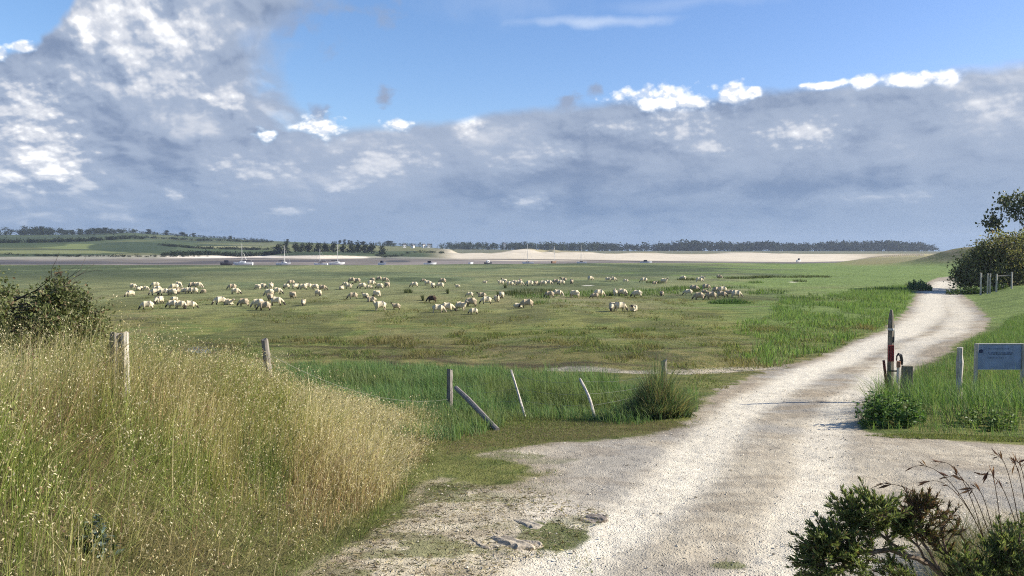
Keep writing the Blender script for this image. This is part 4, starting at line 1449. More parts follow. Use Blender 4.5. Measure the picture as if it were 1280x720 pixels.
# ----------------------------------------------------------------------------- sheep
def sheep_mesh(name, pose):
    """one continuous body grown over a skeleton; head towards -X, feet at z = 0"""
    if pose == 'graze':
        neck = [(-.50, 0, .60, .15), (-.66, 0, .44, .105), (-.76, 0, .27, .085)]
        head = [(-.84, .0, .16, .085), (-.90, 0, .06, .05)]
        ear = (-.79, .30)
    elif pose == 'up':
        neck = [(-.52, 0, .70, .15), (-.62, 0, .84, .11), (-.68, 0, .95, .09)]
        head = [(-.78, 0, .96, .085), (-.91, 0, .90, .052)]
        ear = (-.70, 1.02)
    elif pose == 'turn':
        neck = [(-.50, .02, .60, .15), (-.62, .12, .44, .105), (-.68, .22, .28, .085)]
        head = [(-.72, .30, .17, .085), (-.74, .37, .06, .05)]
        ear = (-.69, .30)
    else:
        neck = [(-.44, 0, .40, .14), (-.56, 0, .50, .11), (-.62, 0, .58, .085)]
        head = [(-.72, 0, .58, .08), (-.84, 0, .52, .05)]
        ear = (-.64, .65)
    lie = pose == 'lie'
    bz_ = .30 if lie else .58
    spine = [(.0, 0, bz_ + .01, .30), (.22, 0, bz_ + .02, .30), (.43, 0, bz_, .255), (.53, 0, bz_ - .03, .15), (-.20, 0, bz_ + .0, .285), (-.40, 0, bz_ - .01, .235)]
    vs, rs, es = [], [], []

    def add(p, par=None):
        vs.append(p[:3])
        rs.append(p[3])
        if par is not None:
            es.append((par, len(vs) - 1))
        return len(vs) - 1
    i0 = add(spine[0])
    i1 = add(spine[1], i0)
    i2 = add(spine[2], i1)
    add(spine[3], i2)
    i4 = add(spine[4], i0)
    i5 = add(spine[5], i4)
    k = i5
    for p in neck + head:
        k = add(p, k)
    hi = k - 1
    for s in (-1, 1):
        hp = vs[hi]
        add((hp[0] + (ear[0] - hp[0]) * .8 + .0, hp[1] + s * .13, hp[2] + (ear[1] - hp[2]) * .5 + .02, .028), hi)
    add((.60, 0, bz_ - .12, .05), 3)
    if not lie:
        for s in (-1, 1):
            a = add((-.36, s * .13, .36, .085), i5)
            a = add((-.37, s * .13, .20, .042), a)
            add((-.36, s * .13, .02, .036), a)
            a = add((.42, s * .14, .38, .11), i2)
            a = add((.50, s * .14, .23, .048), a)
            add((.46, s * .14, .02, .037), a)
    else:
        for s in (-1, 1):
            a = add((-.40, s * .17, .10, .07), i5)
            add((-.60, s * .15, .06, .035), a)
            a = add((.30, s * .20, .12, .10), i2)
            add((.10, s * .25, .06, .04), a)
    me = bpy.data.meshes.new(name + '_frame')
    me.from_pydata(vs, es, [])
    o = bpy.data.objects.new(name + '_frame', me)
    COL.objects.link(o)
    bpy.context.view_layer.objects.active = o
    md = o.modifiers.new('skin', 'SKIN')
    md.use_smooth_shade = True
    sv = me.skin_vertices[0].data
    for i, r in enumerate(rs):
        sv[i].radius = (r, r * 1.0)
    sv[0].use_root = True
    sb = o.modifiers.new('sub', 'SUBSURF')
    sb.levels = sb.render_levels = 2
    dg_ = bpy.context.evaluated_depsgraph_get()
    out = bpy.data.meshes.new_from_object(o.evaluated_get(dg_))
    bpy.data.objects.remove(o)
    bpy.data.meshes.remove(me)
    out.name = name
    # fleece curls on the body, plain skin on face and shins
    hd = np.array([h[:3] for h in neck[-1:] + head])
    co = np.array([v.co[:] for v in out.vertices])
    nr = np.array([v.normal[:] for v in out.vertices])
    dh = np.min(np.linalg.norm(co[:, None] - hd[None], axis=2), 1)
    bare = (dh < .155) | (co[:, 2] < (.24 if not lie else .05))
    nz = fbm(co[:, 0] * 11 + co[:, 1] * 7, co[:, 2] * 11 + co[:, 1] * 5, 3, 95) - .45
    co = co + nr * (np.where(bare, 0, .055) * nz)[:, None]
    co[:, 2] -= co[:, 2].min()
    out.vertices.foreach_set('co', co.astype(np.float32).ravel())
    for p in out.polygons:
        p.use_smooth = True
    MI[pose] = [int(np.mean([bare[i] for i in p.vertices]) > .5) for p in out.polygons]
    out.update()
    return out


def fleece(name, c1, c2):
    m, t, b = new_mat(name)
    tc = t.n('TexCoord').outputs['Object']
    n_ = t.noise(tc, 14, 5, .65)
    z_ = t.n('SeparateXYZ')
    t.put(z_.inputs[0], tc)
    t.put(b.inputs['Base Color'], t.mix(t.rng(n_, .35, .65), c1, c2))
    b.inputs['Roughness'].default_value = .95
    b.inputs['Specular IOR Level'].default_value = .05
    bp = t.n('Bump')
    bp.inputs['Strength'].default_value = .8
    bp.inputs['Distance'].default_value = .04
    t.put(bp.inputs['Height'], n_)
    t.put(b.inputs['Normal'], bp.outputs[0])
    return m


FL = {'c': fleece('cream_fleece', (.68, .60, .43), (.54, .465, .32)), 'd': fleece('grubby_shaded_fleece', (.52, .44, .31), (.34, .27, .18)), 'b': fleece('brown_fleece', (.095, .065, .05), (.055, .04, .03))}  # grubby coat: dirty brown with shade on the sheep put into it
SKIN_DARK = simple_mat('dark_face', (.045, .036, .032), .8, .3, 8, .15)
SKIN_PALE = simple_mat('pale_face', (.40, .34, .26), .8, .2, 8, .15)
SM, MI = {}, {}
for pose in ('graze', 'up', 'turn', 'lie'):
    for f in 'cdb':
        for s in 'kp':
            if pose == 'graze' and f == 'c' and s == 'k':
                base_m = sheep_mesh('sheep_graze', 'graze')
                me = base_m
                SRC = {'graze': me}
            elif pose not in SRC:
                SRC[pose] = sheep_mesh('sheep_' + pose, pose)
                me = SRC[pose]
            else:
                me = SRC[pose].copy()
            if not me.materials:
                me.materials.append(FL[f])
                me.materials.append(SKIN_DARK)
                n_mi = np.array(MI[pose], np.int32)
                me.polygons.foreach_set('material_index', n_mi)
            me.materials[0] = FL[f]
            me.materials[1] = SKIN_DARK if s == 'k' else SKIN_PALE
            SM[pose, f, s] = me

# (x, y of the feet in the photograph, facing, fleece, face)   facing: l r t(owards) a(way) + u (head up)
FLOCK = {
    'the group at the flock far left': '163,371,t,c,k 166.5,361,r,c,p 174.5,363,a,c,k 182.5,363,r,c,p 194.5,359,l,c,k 194,369,l,c,k 196.5,365,l,c,p 205.5,369,l,c,k',
    'the tight knot inside the flock left end': '218,362,l,c,p 223.5,359,r,c,p 216,369,l,c,k 222.5,367,t,d,k',
    'the loose bunch below the dark boat': '231,365,l,c,k 236.5,367,r,c,p 242.5,367,l,c,k 248,360,r,c,p 241,360,l,d,k 254.5,367,l,d,k',
    'the front row of the flock left end': '218,377,l,c,k 199,380,t,c,k 184.5,387,l,c,k 216,385,l,c,k 226,386,r,c,k 237.5,386,r,c,k',
    'the two standing below the tall yacht': '290.5,362,l,d,k 294.5,368,r,c,k',
    'the close trio in front of the tall yacht': '275,381,l,c,k 286,381,r,c,p 305,383,l,d,k',
    'the far row below the second yacht': '322.5,362,l,c,p 329,361,r,c,p 339,361,a,c,p 347,368,r,c,k 358,361,l,c,k 364,356,l,d,k 369,361,a,c,k',
    'the far row below the pair of white yachts': '379,362,l,c,k 384.5,361,r,c,k 394,362,l,c,p 403.5,363,r,d,k 398,370,r,c,k',
    'the mixed huddle before the second yacht': '337,370,l,c,p 338,376,t,d,k 346,382,r,c,k 323,385,l,c,p 331,388,l,d,k',
    'the two lone sheep before the yacht pair': '366,373,l,d,k 379.5,382,t,c,k',
    'the far sheep left of the small motor boat': '427,362,a,c,p 432,357,l,c,k 436,361,r,c,k 440,353,l,d,k 447,353.5,l,d,k 453,361,l,c,k 461.5,361,r,c,k',
    'the far bunch below the motor boat': '464,357,r,c,k 465.5,352.5,l,d,k 474,350.5,l,d,k 481.5,352.5,r,d,p 475,361,l,c,k 484,359.5,a,d,p',
    'the middle row before the small motor boat': '441.5,374,l,d,k 457,373,l,c,k 464.5,377,l,d,k 471,372,a,c,k',
    'the two big sheep grazing near the middle front': '475,388,l,c,p 495.5,387,l,d,k',
    'the far row below the covered motor boat': '518,359,l,c,k 529.5,352.5,l,d,k 535,357,r,c,p 541,360,a,c,k 550.5,360,l,c,k 553.5,354,l,d,k 572,359,l,c,k',
    'the front centre group of large sheep': '540,378,l,b,k 547.5,391,r,c,p 559,390,r,c,k 576,388,r,c,p 589,383,l,d,k 592,393,l,c,k',
    'the middle group around the dark rushes': '587.5,371,l,c,k 602.5,371,l,d,k 608,380,l,c,k 621,378,t,c,k 627,373,a,c,k',
    'the far row below the palest dune': '606,355,r,c,p 626,356,l,c,p 630.5,354.5,l,c,k 643,356,r,c,k 637.5,357.5,r,c,p 650,353,l,d,k 649.5,357,r,c,p',
    'the far row below the brown boat': '662,357.5,l,c,k 670,357,a,d,p 679,357,l,c,k 685.5,356,r,c,p 695,355,l,d,k 702,356,l,c,k 704.5,351,l,d,k 714.5,355,a,d,k',
    'the mother and lamb on their own': '659,385,l,d,k',
    'the rushes bank in the middle of the marsh': '687,372,l,d,k 697,371,r,c,p 718.5,372,l,c,p 743.5,373,l,d,k 748.5,371,r,c,p',
    'the far scattered sheep right of centre': '738,351,r,c,p 760.5,352,r,c,p 766,352,r,c,k 782,353,r,c,p 805,353,l,c,k 818,355,r,d,p 830,354.5,r,c,p',
    'the right middle row in front of the rushes': '769,370,a,c,p 778,370,r,c,k 796.5,371.5,l,c,k 827.5,370,t,d,k',
    'the front right trio on the short turf': '765.5,389,t,c,k 775,389,r,c,p 792,389,t,c,k',
    'the huddle behind the bright rush clump': '860.5,369,l,c,k 867.5,364,r,d,k 874,375,l,d,k 881,368,r,d,k 882.5,362,r,d,p 889,374,l,d,k 895.5,366,l,d,p 902,372,r,d,k 903,366,l,c,p 912,370,l,d,k 920,372,r,c,p',
    'the faint farthest sheep on the right': '854,350,l,c,p 874,353,r,c,p 878,348.5,r,c,p 899,348.5,r,d,p',
}
ORD = ['first', 'second', 'third', 'fourth', 'fifth', 'sixth', 'seventh', 'eighth', 'ninth', 'tenth', 'eleventh']
FW = {'l': 'facing left', 'r': 'facing right', 't': 'facing the camera', 'a': 'seen from behind'}
FC = {'c': 'cream', 'd': 'grubby shaded', 'b': 'dark brown'}
random.seed(44)
SG = 'sheep grazing over the salt marsh'
for where, txt in FLOCK.items():
    items = sorted([a.split(',') for a in txt.split()], key=lambda a: float(a[0]))
    for k, (su, sv_, f, fl, face) in enumerate(items):
        p = px2w(float(su), float(sv_))
        pose = random.choices(['graze', 'turn', 'up', 'lie'], [.60, .22, .12, .06])[0]
        yaw = {'l': 0, 'r': PI, 't': PI / 2, 'a': -PI / 2}[f] + random.gauss(0, .32)
        o = bpy.data.objects.new('sheep', SM[pose, fl, face])
        COL.objects.link(o)
        o.location = (p.x, p.y, p.z - .01)
        sz_ = random.uniform(.70, .84) if random.random() < .84 else random.uniform(.52, .62)
        o.scale = (sz_, sz_ * random.uniform(1., 1.15), sz_ * 1.06)
        o.rotation_euler = (0, 0, yaw)
        pos = '' if len(items) == 1 else (ORD[k] + ' from left in ' if 0 < k < len(items) - 1 else ('leftmost of ' if k == 0 else 'rightmost of '))
        if len(items) == 1:
            lb = 'grubby shaded ewe with dark face facing the small pale lamb lying beside her'
        else:
            lb = f'{FC[fl]} sheep {FW[f]}, {pos}{where}'
        w_ = lb.split()
        if len(w_) > 16:
            lb = f'{FC[fl]} sheep, {pos}{where}'
        tag(o, lb, 'sheep', SG)
p = px2w(647.5, 384.5)
o = bpy.data.objects.new('lamb', SM['lie', 'c', 'p'])
COL.objects.link(o)
o.location = p
o.scale = (.66, .66, .6)
o.rotation_euler = (0, 0, PI - .2)
tag(o, 'small pale lamb lying on the turf beside the grubby shaded ewe', 'lamb', SG)


# ----------------------------------------------------------------------------- boats on the mud
def hull_mesh(L, B, Hh, sheer=.18, transom=.75):
    mb = MB()
    rings = []
    for i in range(13):
        t = i / 12
        x = -L / 2 + L * t
        w = B / 2 * (transom + (1 - transom) * math.sin(min(t / .45, 1) * PI / 2)) if t < .45 else B / 2 * max((1 - ((t - .45) / .55) ** 2.2), .02)
        zt = Hh * (1 + sheer * (abs(t - .4) / .6) ** 2 * (1 if t > .4 else .4))
        zb = .0 + Hh * .55 * max(0, (t - .7) / .3) ** 2
        prof = [(-1, zt), (-.97, zt * .6 + zb * .4), (-.75, zb + .18 * Hh), (-.3, zb), (.3, zb), (.75, zb + .18 * Hh), (.97, zt * .6 + zb * .4), (1, zt), (.0, zt + .03 * Hh), (-1, zt)]
        rings.append([(x + .12 * (z_ / Hh) * (t - .5), w * y_, z_) for y_, z_ in prof])
    return mb.loft(rings)


def boat(u_, v_, lenpx, label, d=None, mast=None, hull='w', cabin='white', bow=1, yaw=0., stays=False, tilt=0., boom=True, name='boat', cat_='boat', hz_=1.0):
    d = d or 305
    q = W(u_, v_, d)
    g = hz(q.x, q.y)
    L = lenpx * d / F / max(abs(math.cos(yaw)), .35)
    root = empty(name, (q.x, q.y, g - .03), yaw + (0 if bow > 0 else PI))
    root.rotation_euler[0] = tilt
    tag(root, label, cat_, 'boats lying on the tidal mud')
    Bm, Hh = L * .34, max(L * .17, .85) * hz_
    hm = {'w': M_BOATWHITE, 'k': M_BOATDARK, 'b': M_BOATBROWN}[hull]
    hull_mesh(L, Bm, Hh).build('hull', hm, root, False)
    if cabin:
        cm = {'white': M_BOATWHITE, 'dark': M_CANVAS}[cabin]
        mb = MB()
        a0, a1 = (-.12, .22) if mast else (-.2, .12)
        hh = Hh * (.42 if mast else .8)
        rings = []
        for x_, s in ((a0 * L, 1), (a1 * L * .6, 1), (a1 * L, .75)):
            zt = Hh + hh * (1 if s == 1 else .35)
            w = Bm * .34 * s
            rings.append([(x_, -w, Hh * .98), (x_, -w * .85, zt), (x_, w * .85, zt), (x_, w, Hh * .98), (x_, -w, Hh * .98)])
        cb = mb.loft(rings).build('cabin', cm, root)
        mb = MB()
        for s in (-1, 1):
            mb = MB().box(Vector(((a0 + a1 * .6) / 2 * L, s * Bm * .335, Hh + hh * .42)), (abs(a1 * .6 - a0) * L * .7, .05, hh * .35), None, .1)
            mb.build('window', M_GLASS, cb)
    if mast:
        zt = (v_ - mast) * d / F
        mx = .06 * L
        mb = MB()
        mb.tube([(mx, 0, Hh * .8), (mx, 0, zt)], [.10, .075], 7)
        mb.build('mast', M_ALU, root)
        if boom:
            mb = MB()
            mb.tube([(mx, 0, Hh + .9), (-.38 * L, 0, Hh + .8)], [.12, .10], 7)
            mb.build('boom', M_CANVAS, root)
        mb = MB()
        mb.tube([(L * .5, 0, Hh * 1.1), (mx, 0, zt * .97)], .02, 4)
        mb.tube([(-L * .48, 0, Hh), (mx, 0, zt * .97)], .02, 4)
        for s in (-1, 1):
            mb.tube([(mx, s * Bm * .45, Hh), (mx, 0, zt * .7)], .02, 4)
        mb.build('rigging', M_ALU, root)
        if stays:
            mb = MB()
            mb.tube([(-.17 * L, 0, Hh + .9), (-.03 * L + 0, 0, zt * .57)], [.10, .06], 6)
            mb.build('furled_sail', M_ALU, root)
    return root


boat(284, 331.5, 14, 'dark upturned looking hull lying beside the tall white yacht', d=310, hull='k', cabin='dark', name='dark_boat', yaw=.5, hz_=1.3)
boat(304, 332, 23, 'white yacht with the tallest mast and a furled sail, leftmost yacht', d=300, mast=304.5, stays=True, bow=-1, name='sailing_yacht', cat_='yacht', yaw=.12)
boat(354.5, 331.8, 18, 'white yacht standing alone before the dark pines', d=306, mast=307, name='sailing_yacht', cat_='yacht', yaw=-.2)
boat(401, 332, 16.5, 'white yacht with dark hatch, left one of the pair', d=300, mast=311, cabin='dark', name='sailing_yacht', cat_='yacht', bow=-1)
boat(421, 331, 19, 'white yacht with thin tall mast, right one of the pair', d=310, mast=305, name='sailing_yacht', cat_='yacht', yaw=.1)
boat(478, 331, 10, 'small white motor boat with black windscreen before the dark mud bar', d=305, cabin='dark', name='motor_boat', yaw=-.6, hz_=1.2)
boat(537.5, 331, 15.5, 'white motor boat with navy canvas cover at its left end', d=305, cabin='dark', name='motor_boat', yaw=.1, hz_=1.15)
boat(589, 330, 4.5, 'tiny white dinghy seen end on', d=330, cabin=None, name='dinghy', yaw=1.3, cat_='dinghy')
boat(610.5, 330.3, 8.5, 'small dark hulled motor boat with white cabin', d=320, hull='k', cabin='white', name='motor_boat', yaw=.7, hz_=1.15)
boat(660, 330.3, 14, 'white yacht before the palest stretch of dune', d=330, mast=305, name='sailing_yacht', cat_='yacht', cabin='dark', bow=-1, boom=False)
boat(692.5, 329.5, 6, 'small brown wooden boat with a thin mast', d=360, mast=308, hull='b', cabin=None, name='wooden_boat', yaw=.9, boom=False, hz_=1.2)
boat(727, 330, 12, 'white yacht with dark canopy, right of the brown boat', d=345, mast=306, cabin='dark', name='sailing_yacht', cat_='yacht', bow=-1, boom=False)
boat(807.5, 329.6, 14.5, 'white motor boat with black canopy alone before the wide beach', d=345, cabin='dark', name='motor_boat', yaw=-.12, hz_=1.1)
boat(998, 327.5, 6, 'small tilted dinghy with dark sail at the edge of the beach', d=400, hull='w', cabin='dark', name='dinghy', yaw=.6, tilt=.25, cat_='dinghy', hz_=1.3)

# ----------------------------------------------------------------------------- far trees, woods, houses
def lump_tree(name, hgt, wid, trunk_h, nl, size, cols, seed, cone=False):
    rs = np.random.RandomState(seed)
    P = []
    nc = 9
    for k in range(nc):
        a = rs.rand() * 2 * PI
        t = rs.rand()
        zc_ = trunk_h * .4 + (hgt - trunk_h * .4) * (.08 + .82 * t)
        rad = wid / 2 * (.62 * (1 - .55 * abs(t - .35)) if not cone else .75 * (1 - t))
        c = np.array([math.cos(a) * rad * .75, math.sin(a) * rad * .75, zc_])
        P.append(c + rs.randn(nl // nc, 3) * np.array([wid * .15, wid * .15, (hgt - trunk_h) * .10]))
    P = np.concatenate(P)
    P[:, 2] = np.minimum(P[:, 2], hgt)
    n_ = len(P)
    V, T, Cc = leaves(P, rs.randn(n_, 3) + [0, 0, .2], rs.uniform(.6, 1.3, n_) * size, .8, pick(n_, cols))
    mb = MB()
    mb.tube([(0, 0, -.5), (0, 0, hgt * .6)], [wid * .045, wid * .02], 6)
    tv = np.array(mb.v)
    tf = []
    for f in mb.f:
        for k in range(1, len(f) - 1):
            tf.append((f[0], f[k], f[k + 1]))
    return (V, T, Cc), (tv, np.array(tf), np.tile([.06, .05, .04], (len(tv), 1)))


DK = [[.016, .024, .015], [.024, .033, .018], [.034, .042, .022]]
MG = [[.026, .038, .018], [.038, .052, .024], [.056, .068, .032]]
TM = {}
for k in range(4):
    TM['round', k] = lump_tree('t', 8, 8 + k, 1.0, 700, 1.1, MG, 100 + k)
    TM['dark', k] = lump_tree('t', 9, 9 - k * .7, 1.2, 700, 1.1, DK, 110 + k)
    TM['pine', k] = lump_tree('t', 11, 7.5 + .5 * k, .8, 700, 1.0, DK, 120 + k, True)
for kk in TM:
    TM[kk] = [mesh_np(nm_, *q_) for nm_, q_ in zip(('crown', 'trunk'), TM[kk])]
    for me in TM[kk]:
        me.materials.append(M_FARLEAF)


def ground_at(u_, v_):
    return px2w(u_, v_)


def far_tree(kind, name, u_, d, hpx, wpx, label, group, seed=0):
    x_ = (u_ - 640) / F * d
    z_ = hz(x_, d)
    o = empty(name, (x_, d, z_ - .2))
    for nm_, me in zip(('crown', 'trunk'), TM[kind, seed % 4]):
        c_ = bpy.data.objects.new(nm_, me)
        COL.objects.link(c_)
        c_.parent = o
    h0 = {'round': 8, 'dark': 9, 'pine': 11}[kind]
    w0 = {'round': 8 + seed % 4, 'dark': 9 - .7 * (seed % 4), 'pine': 7.5 + .5 * (seed % 4)}[kind]
    o.scale = (wpx * d / F / w0, wpx * d / F / w0, hpx * d / F / h0)
    o.rotation_euler = (0, 0, seed * 1.7)
    tag(o, label, 'tree', group)


random.seed(8)
# crest of the left hill: single trees that stand out of the hedge line
cr = [(28, 5, 9, 'broad dark tree on the hill crest near the left edge'), (47, 6, 7, 'rounded tree on the crest just left of the tall clump'), (54, 9, 6, 'tallest dark tree in the crest clump above the hawthorn bush'), (63, 7, 8, 'wide tree right beside the tallest crest tree'), (83, 4.5, 6, 'small round crest tree, first right of the tall clump'), (92, 4.5, 6, 'small round crest tree, second right of the tall clump'),
      (101, 5.5, 6, 'rounded crest tree midway along the left skyline'), (112, 4.5, 7, 'low crest tree beginning the long hedge'), (125, 6, 9, 'taller crest tree at the left of the long wooded brow'), (133, 6, 8, 'second tree of the long wooded brow'), (186, 4.5, 7, 'round lone tree just right of the wooded brow'), (209, 5, 6, 'upright lone tree on the bare crest'), (228, 4, 8, 'low broad tree on the bare crest'), (243, 3.5, 5, 'small tree right of the low broad crest tree'), (288, 3, 5, 'small crest tree above the tall yacht'), (360, 2.6, 4, 'tiny lone tree on the pale crest field'),
      (425, 4.5, 4, 'leftmost of four trees on the crest right of the yacht pair'), (431, 5, 4, 'second of four trees on the crest right of the yacht pair'), (436, 4.5, 4, 'third of four trees on the crest right of the yacht pair'), (440, 4, 4, 'rightmost of four trees on the crest right of the yacht pair'), (454, 4, 6, 'bushy crest tree above the small motor boat'), (486, 5, 12, 'broad leafy clump tree left of the white houses')]
for k, (uu, hp, wp, lb) in enumerate(cr):
    far_tree('dark', 'crest_tree', uu, 1292, hp + 1, wp * 1.15, lb, 'trees along the hill crest', k)
# row of dark pines above the sandy beach
NUM = ['leftmost', 'second', 'third', 'fourth', 'fifth', 'sixth', 'seventh', 'eighth', 'ninth', 'tenth', 'eleventh', 'twelfth', 'thirteenth', 'rightmost']
for k in range(14):
    uu = 350 + k * 9.7 + random.uniform(-2, 2)
    far_tree('pine', 'pine_tree', uu, 690 + random.uniform(-15, 15), random.uniform(9, 14) + 2, random.uniform(10, 14), f'dark pine behind the sandy beach, {NUM[k]} in the row from the left' if 0 < k < 13 else f'dark pine behind the sandy beach, {NUM[k]} of its row', 'pines behind the sandy beach', k)


def wood(name, pts, n, hp, cols, label, dj=60, size=2.2, per=110, kind='stuff', seed=0):
    """a wood that reads as one mass: crowns along a line (u, depth)"""
    rs = np.random.RandomState(seed)
    parts = []
    us, ds = np.array([p[0] for p in pts]), np.array([p[1] for p in pts])
    hs = np.array([p[2] if len(p) > 2 else hp for p in pts])
    for k in range(n):
        uu = rs.uniform(us.min(), us.max())
        d = np.interp(uu, us, ds) + rs.uniform(-dj, dj)
        hpx = np.interp(uu, us, hs) * rs.uniform(.72, 1.12)
        hgt = hpx * d / F
        x_ = (uu - 640) / F * d
        z_ = hz(x_, d)
        wd = hgt * rs.uniform(.55, 1.0)
        k2 = rs.randint(4, 7)
        Pq = []
        for j in range(k2):
            c = np.array([rs.randn() * wd * .3, rs.randn() * wd * .3, hgt * rs.uniform(.12, .82)])
            Pq.append(c + rs.randn(per // k2, 3) * np.array([wd * .2, wd * .2, hgt * .13]))
        Pq = np.concatenate(Pq)
        Pq[:, 2] = np.clip(Pq[:, 2], 0, hgt)
        m_ = len(Pq)
        tone = rs.uniform(.75, 1.3)
        parts.append(leaves(Pq + [x_, d, z_], rs.randn(m_, 3) + [0, 0, .2], rs.uniform(.6, 1.3, m_) * size * hgt / 14, .85, pick(m_, cols) * tone))
    V, T, Cc = cat(parts)
    tag(link(name, mesh_np(name, V, T, Cc), [M_FARLEAF]), label, 'wood', kind=kind)


wood('far_wood', [(740, 1560, 11), (780, 1560, 9), (800, 1560, 12), (835, 1560, 9), (850, 1560, 12.5), (900, 1560, 12), (940, 1560, 10), (960, 1560, 12), (1000, 1560, 9), (1040, 1560, 11.5), (1120, 1560, 12.5), (1150, 1560, 10), (1172, 1560, 6)], 330, 9, DK, 'long dark wood on the horizon behind the wide beach', 70, 2.4, 120, seed=1)
wood('far_wood', [(560, 1420, 8), (640, 1450, 9), (700, 1480, 10), (745, 1500, 10)], 170, 7, MG, 'mixed wood on the horizon behind the dune', 70, 2.2, 110, seed=2)
wood('far_wood', [(470, 1250, 5), (520, 1300, 5), (580, 1350, 6)], 45, 5.5, MG, 'loose wood around the white houses', 90, 2.0, 100, seed=3)
wood('crest_wood', [(-80, 1255, 8), (0, 1255, 9), (40, 1255, 10), (80, 1260, 8), (118, 1270, 7), (172, 1280, 5.5), (178, 1285, 3.5), (335, 1288, 3)], 300, 5, DK, 'dark wood covering the crest of the left hill', 60, 2.0, 100, seed=4)
wood('crest_wood', [(118, 1285, 5), (150, 1285, 5), (175, 1288, 3.5), (260, 1290, 2.6), (335, 1290, 2.4)], 75, 4, DK, 'dark hedge line along the bare hill crest', 6, 1.6, 90, seed=5)


def hedge(pts, n, hp, label, seed, cols=DK):
    rs = np.random.RandomState(seed)
    w = []
    for (uu, vv) in pts:
        w.append(px2w(uu, vv))
    parts = []
    for k in range(n):
        f = rs.rand() * (len(w) - 1)
        i = int(f)
        p = w[i].lerp(w[min(i + 1, len(w) - 1)], f - i)
        y_ = p.y + rs.uniform(-4, 4)
        x_ = p.x
        z_ = hz(x_, y_)
        hgt = hp * rs.uniform(.5, 1.2) * p.y / F
        m_ = 60
        Pq = rs.randn(m_, 3) * np.array([hgt * .6, hgt * .4, hgt * .25]) + [x_, y_, z_ + hgt * .5]
        parts.append(leaves(Pq, rs.randn(m_, 3), rs.uniform(.6, 1.3, m_) * hgt * .35, .85, pick(m_, cols)))
    V, T, Cc = cat(parts)
    tag(link('hedge', mesh_np('hedge', V, T, Cc), [M_FARLEAF]), label, 'hedge', 'hedges between the hill fields')


hedge([(-40, 318.5), (40, 320), (120, 321), (200, 321), (262, 320.5)], 90, 2.4, 'long dark hedge along the foot of the left hill', 31)
hedge([(-20, 304), (60, 303), (120, 301), (180, 299)], 130, 4, 'dark hedge high on the hill above the light green field', 32)
hedge([(200, 307), (250, 311), (300, 312), (350, 312)], 110, 2.8, 'hedge below the pale strip field behind the tall yacht', 33)
hedge([(205, 319.5), (260, 318.5), (330, 319), (352, 317)], 140, 4.6, 'thick dark hedge just above the pale shore behind the tall yacht', 34)
hedge([(470, 319.5), (500, 320.5), (560, 317)], 40, 2.6, 'scrub on the low shore above the dark mud bar', 35, MG)
hedge([(140, 297), (250, 301), (340, 303)], 110, 2.6, 'thin hedge under the bare crest', 36)


def house(u_, v_, wpx, label, d=1180, rz=.3, tall=1.):
    q = W(u_, v_, d)
    g = hz(q.x, d)
    q.z = max(q.z - 3.0, g - 1)
    root = empty('house', q, rz)
    tag(root, label, 'house', 'white houses on the far shore')
    w = wpx * d / F
    dp, h = w * .8, max(q.z + 0, 0) * 0 + (4.8 * tall)
    MB().box(Vector((0, 0, h / 2)), (w, dp, h), None, 0).build('wall', M_HOUSE, root)
    mb = MB()
    e = .3
    pr = [(-dp / 2 - e, h + .003), (0, h + dp * .48), (dp / 2 + e, h + .003)]
    mb.add([(x_, y_, z_) for x_ in (-w / 2 - e, w / 2 + e) for y_, z_ in pr], [(0, 1, 2), (5, 4, 3), (0, 3, 4, 1), (1, 4, 5, 2), (2, 5, 3, 0)])
    mb.build('roof', M_ROOF, root)
    mb = MB()
    for k in (-.28, .28):
        MB().box(Vector((k * w, -dp / 2, h * .55)), (w * .16, .12, 1.2), None, 0).build('window', M_GLASS, root)


house(505.5, 307.5, 3.6, 'white house farthest left among the hillside trees')
house(516, 308.6, 4.0, 'white gabled house, lowest of the four', rz=1.2)
house(529.5, 307.5, 3.8, 'white house right of the gabled one, left of its close pair', rz=.9)
house(536, 307.4, 3.6, 'white house at the right end of the four', rz=.2)
house(630.5, 308, 2.6, 'tall narrow white house alone in the wood above the dune', d=1380, tall=1.5, rz=.1)

# ----------------------------------------------------------------------------- haze
bm = bmesh.new()
bmesh.ops.create_cube(bm, size=1)
me = bpy.data.meshes.new('haze')
bm.to_mesh(me)
bm.free()
m = bpy.data.materials.new('haze_air')
m.use_nodes = True
nt = m.node_tree
nt.nodes.clear()
out = nt.nodes.new('ShaderNodeOutputMaterial')
pv = nt.nodes.new('ShaderNodeVolumePrincipled')
pv.inputs['Color'].default_value = (.62, .74, .92, 1)
pv.inputs['Density'].default_value = .00012
pv.inputs['Anisotropy'].default_value = .2
nt.links.new(pv.outputs[0], out.inputs['Volume'])
o = link('haze', me, [m])
zlo = float(Z.min()) - 1
zhi = max(float(Z.max()), 34) + 15
o.scale = (4400, 4400, zhi - zlo)
o.location = (0, 0, (zhi + zlo) / 2)
tag(o, 'thin bluish sea air over the whole marsh', 'haze', kind='stuff')

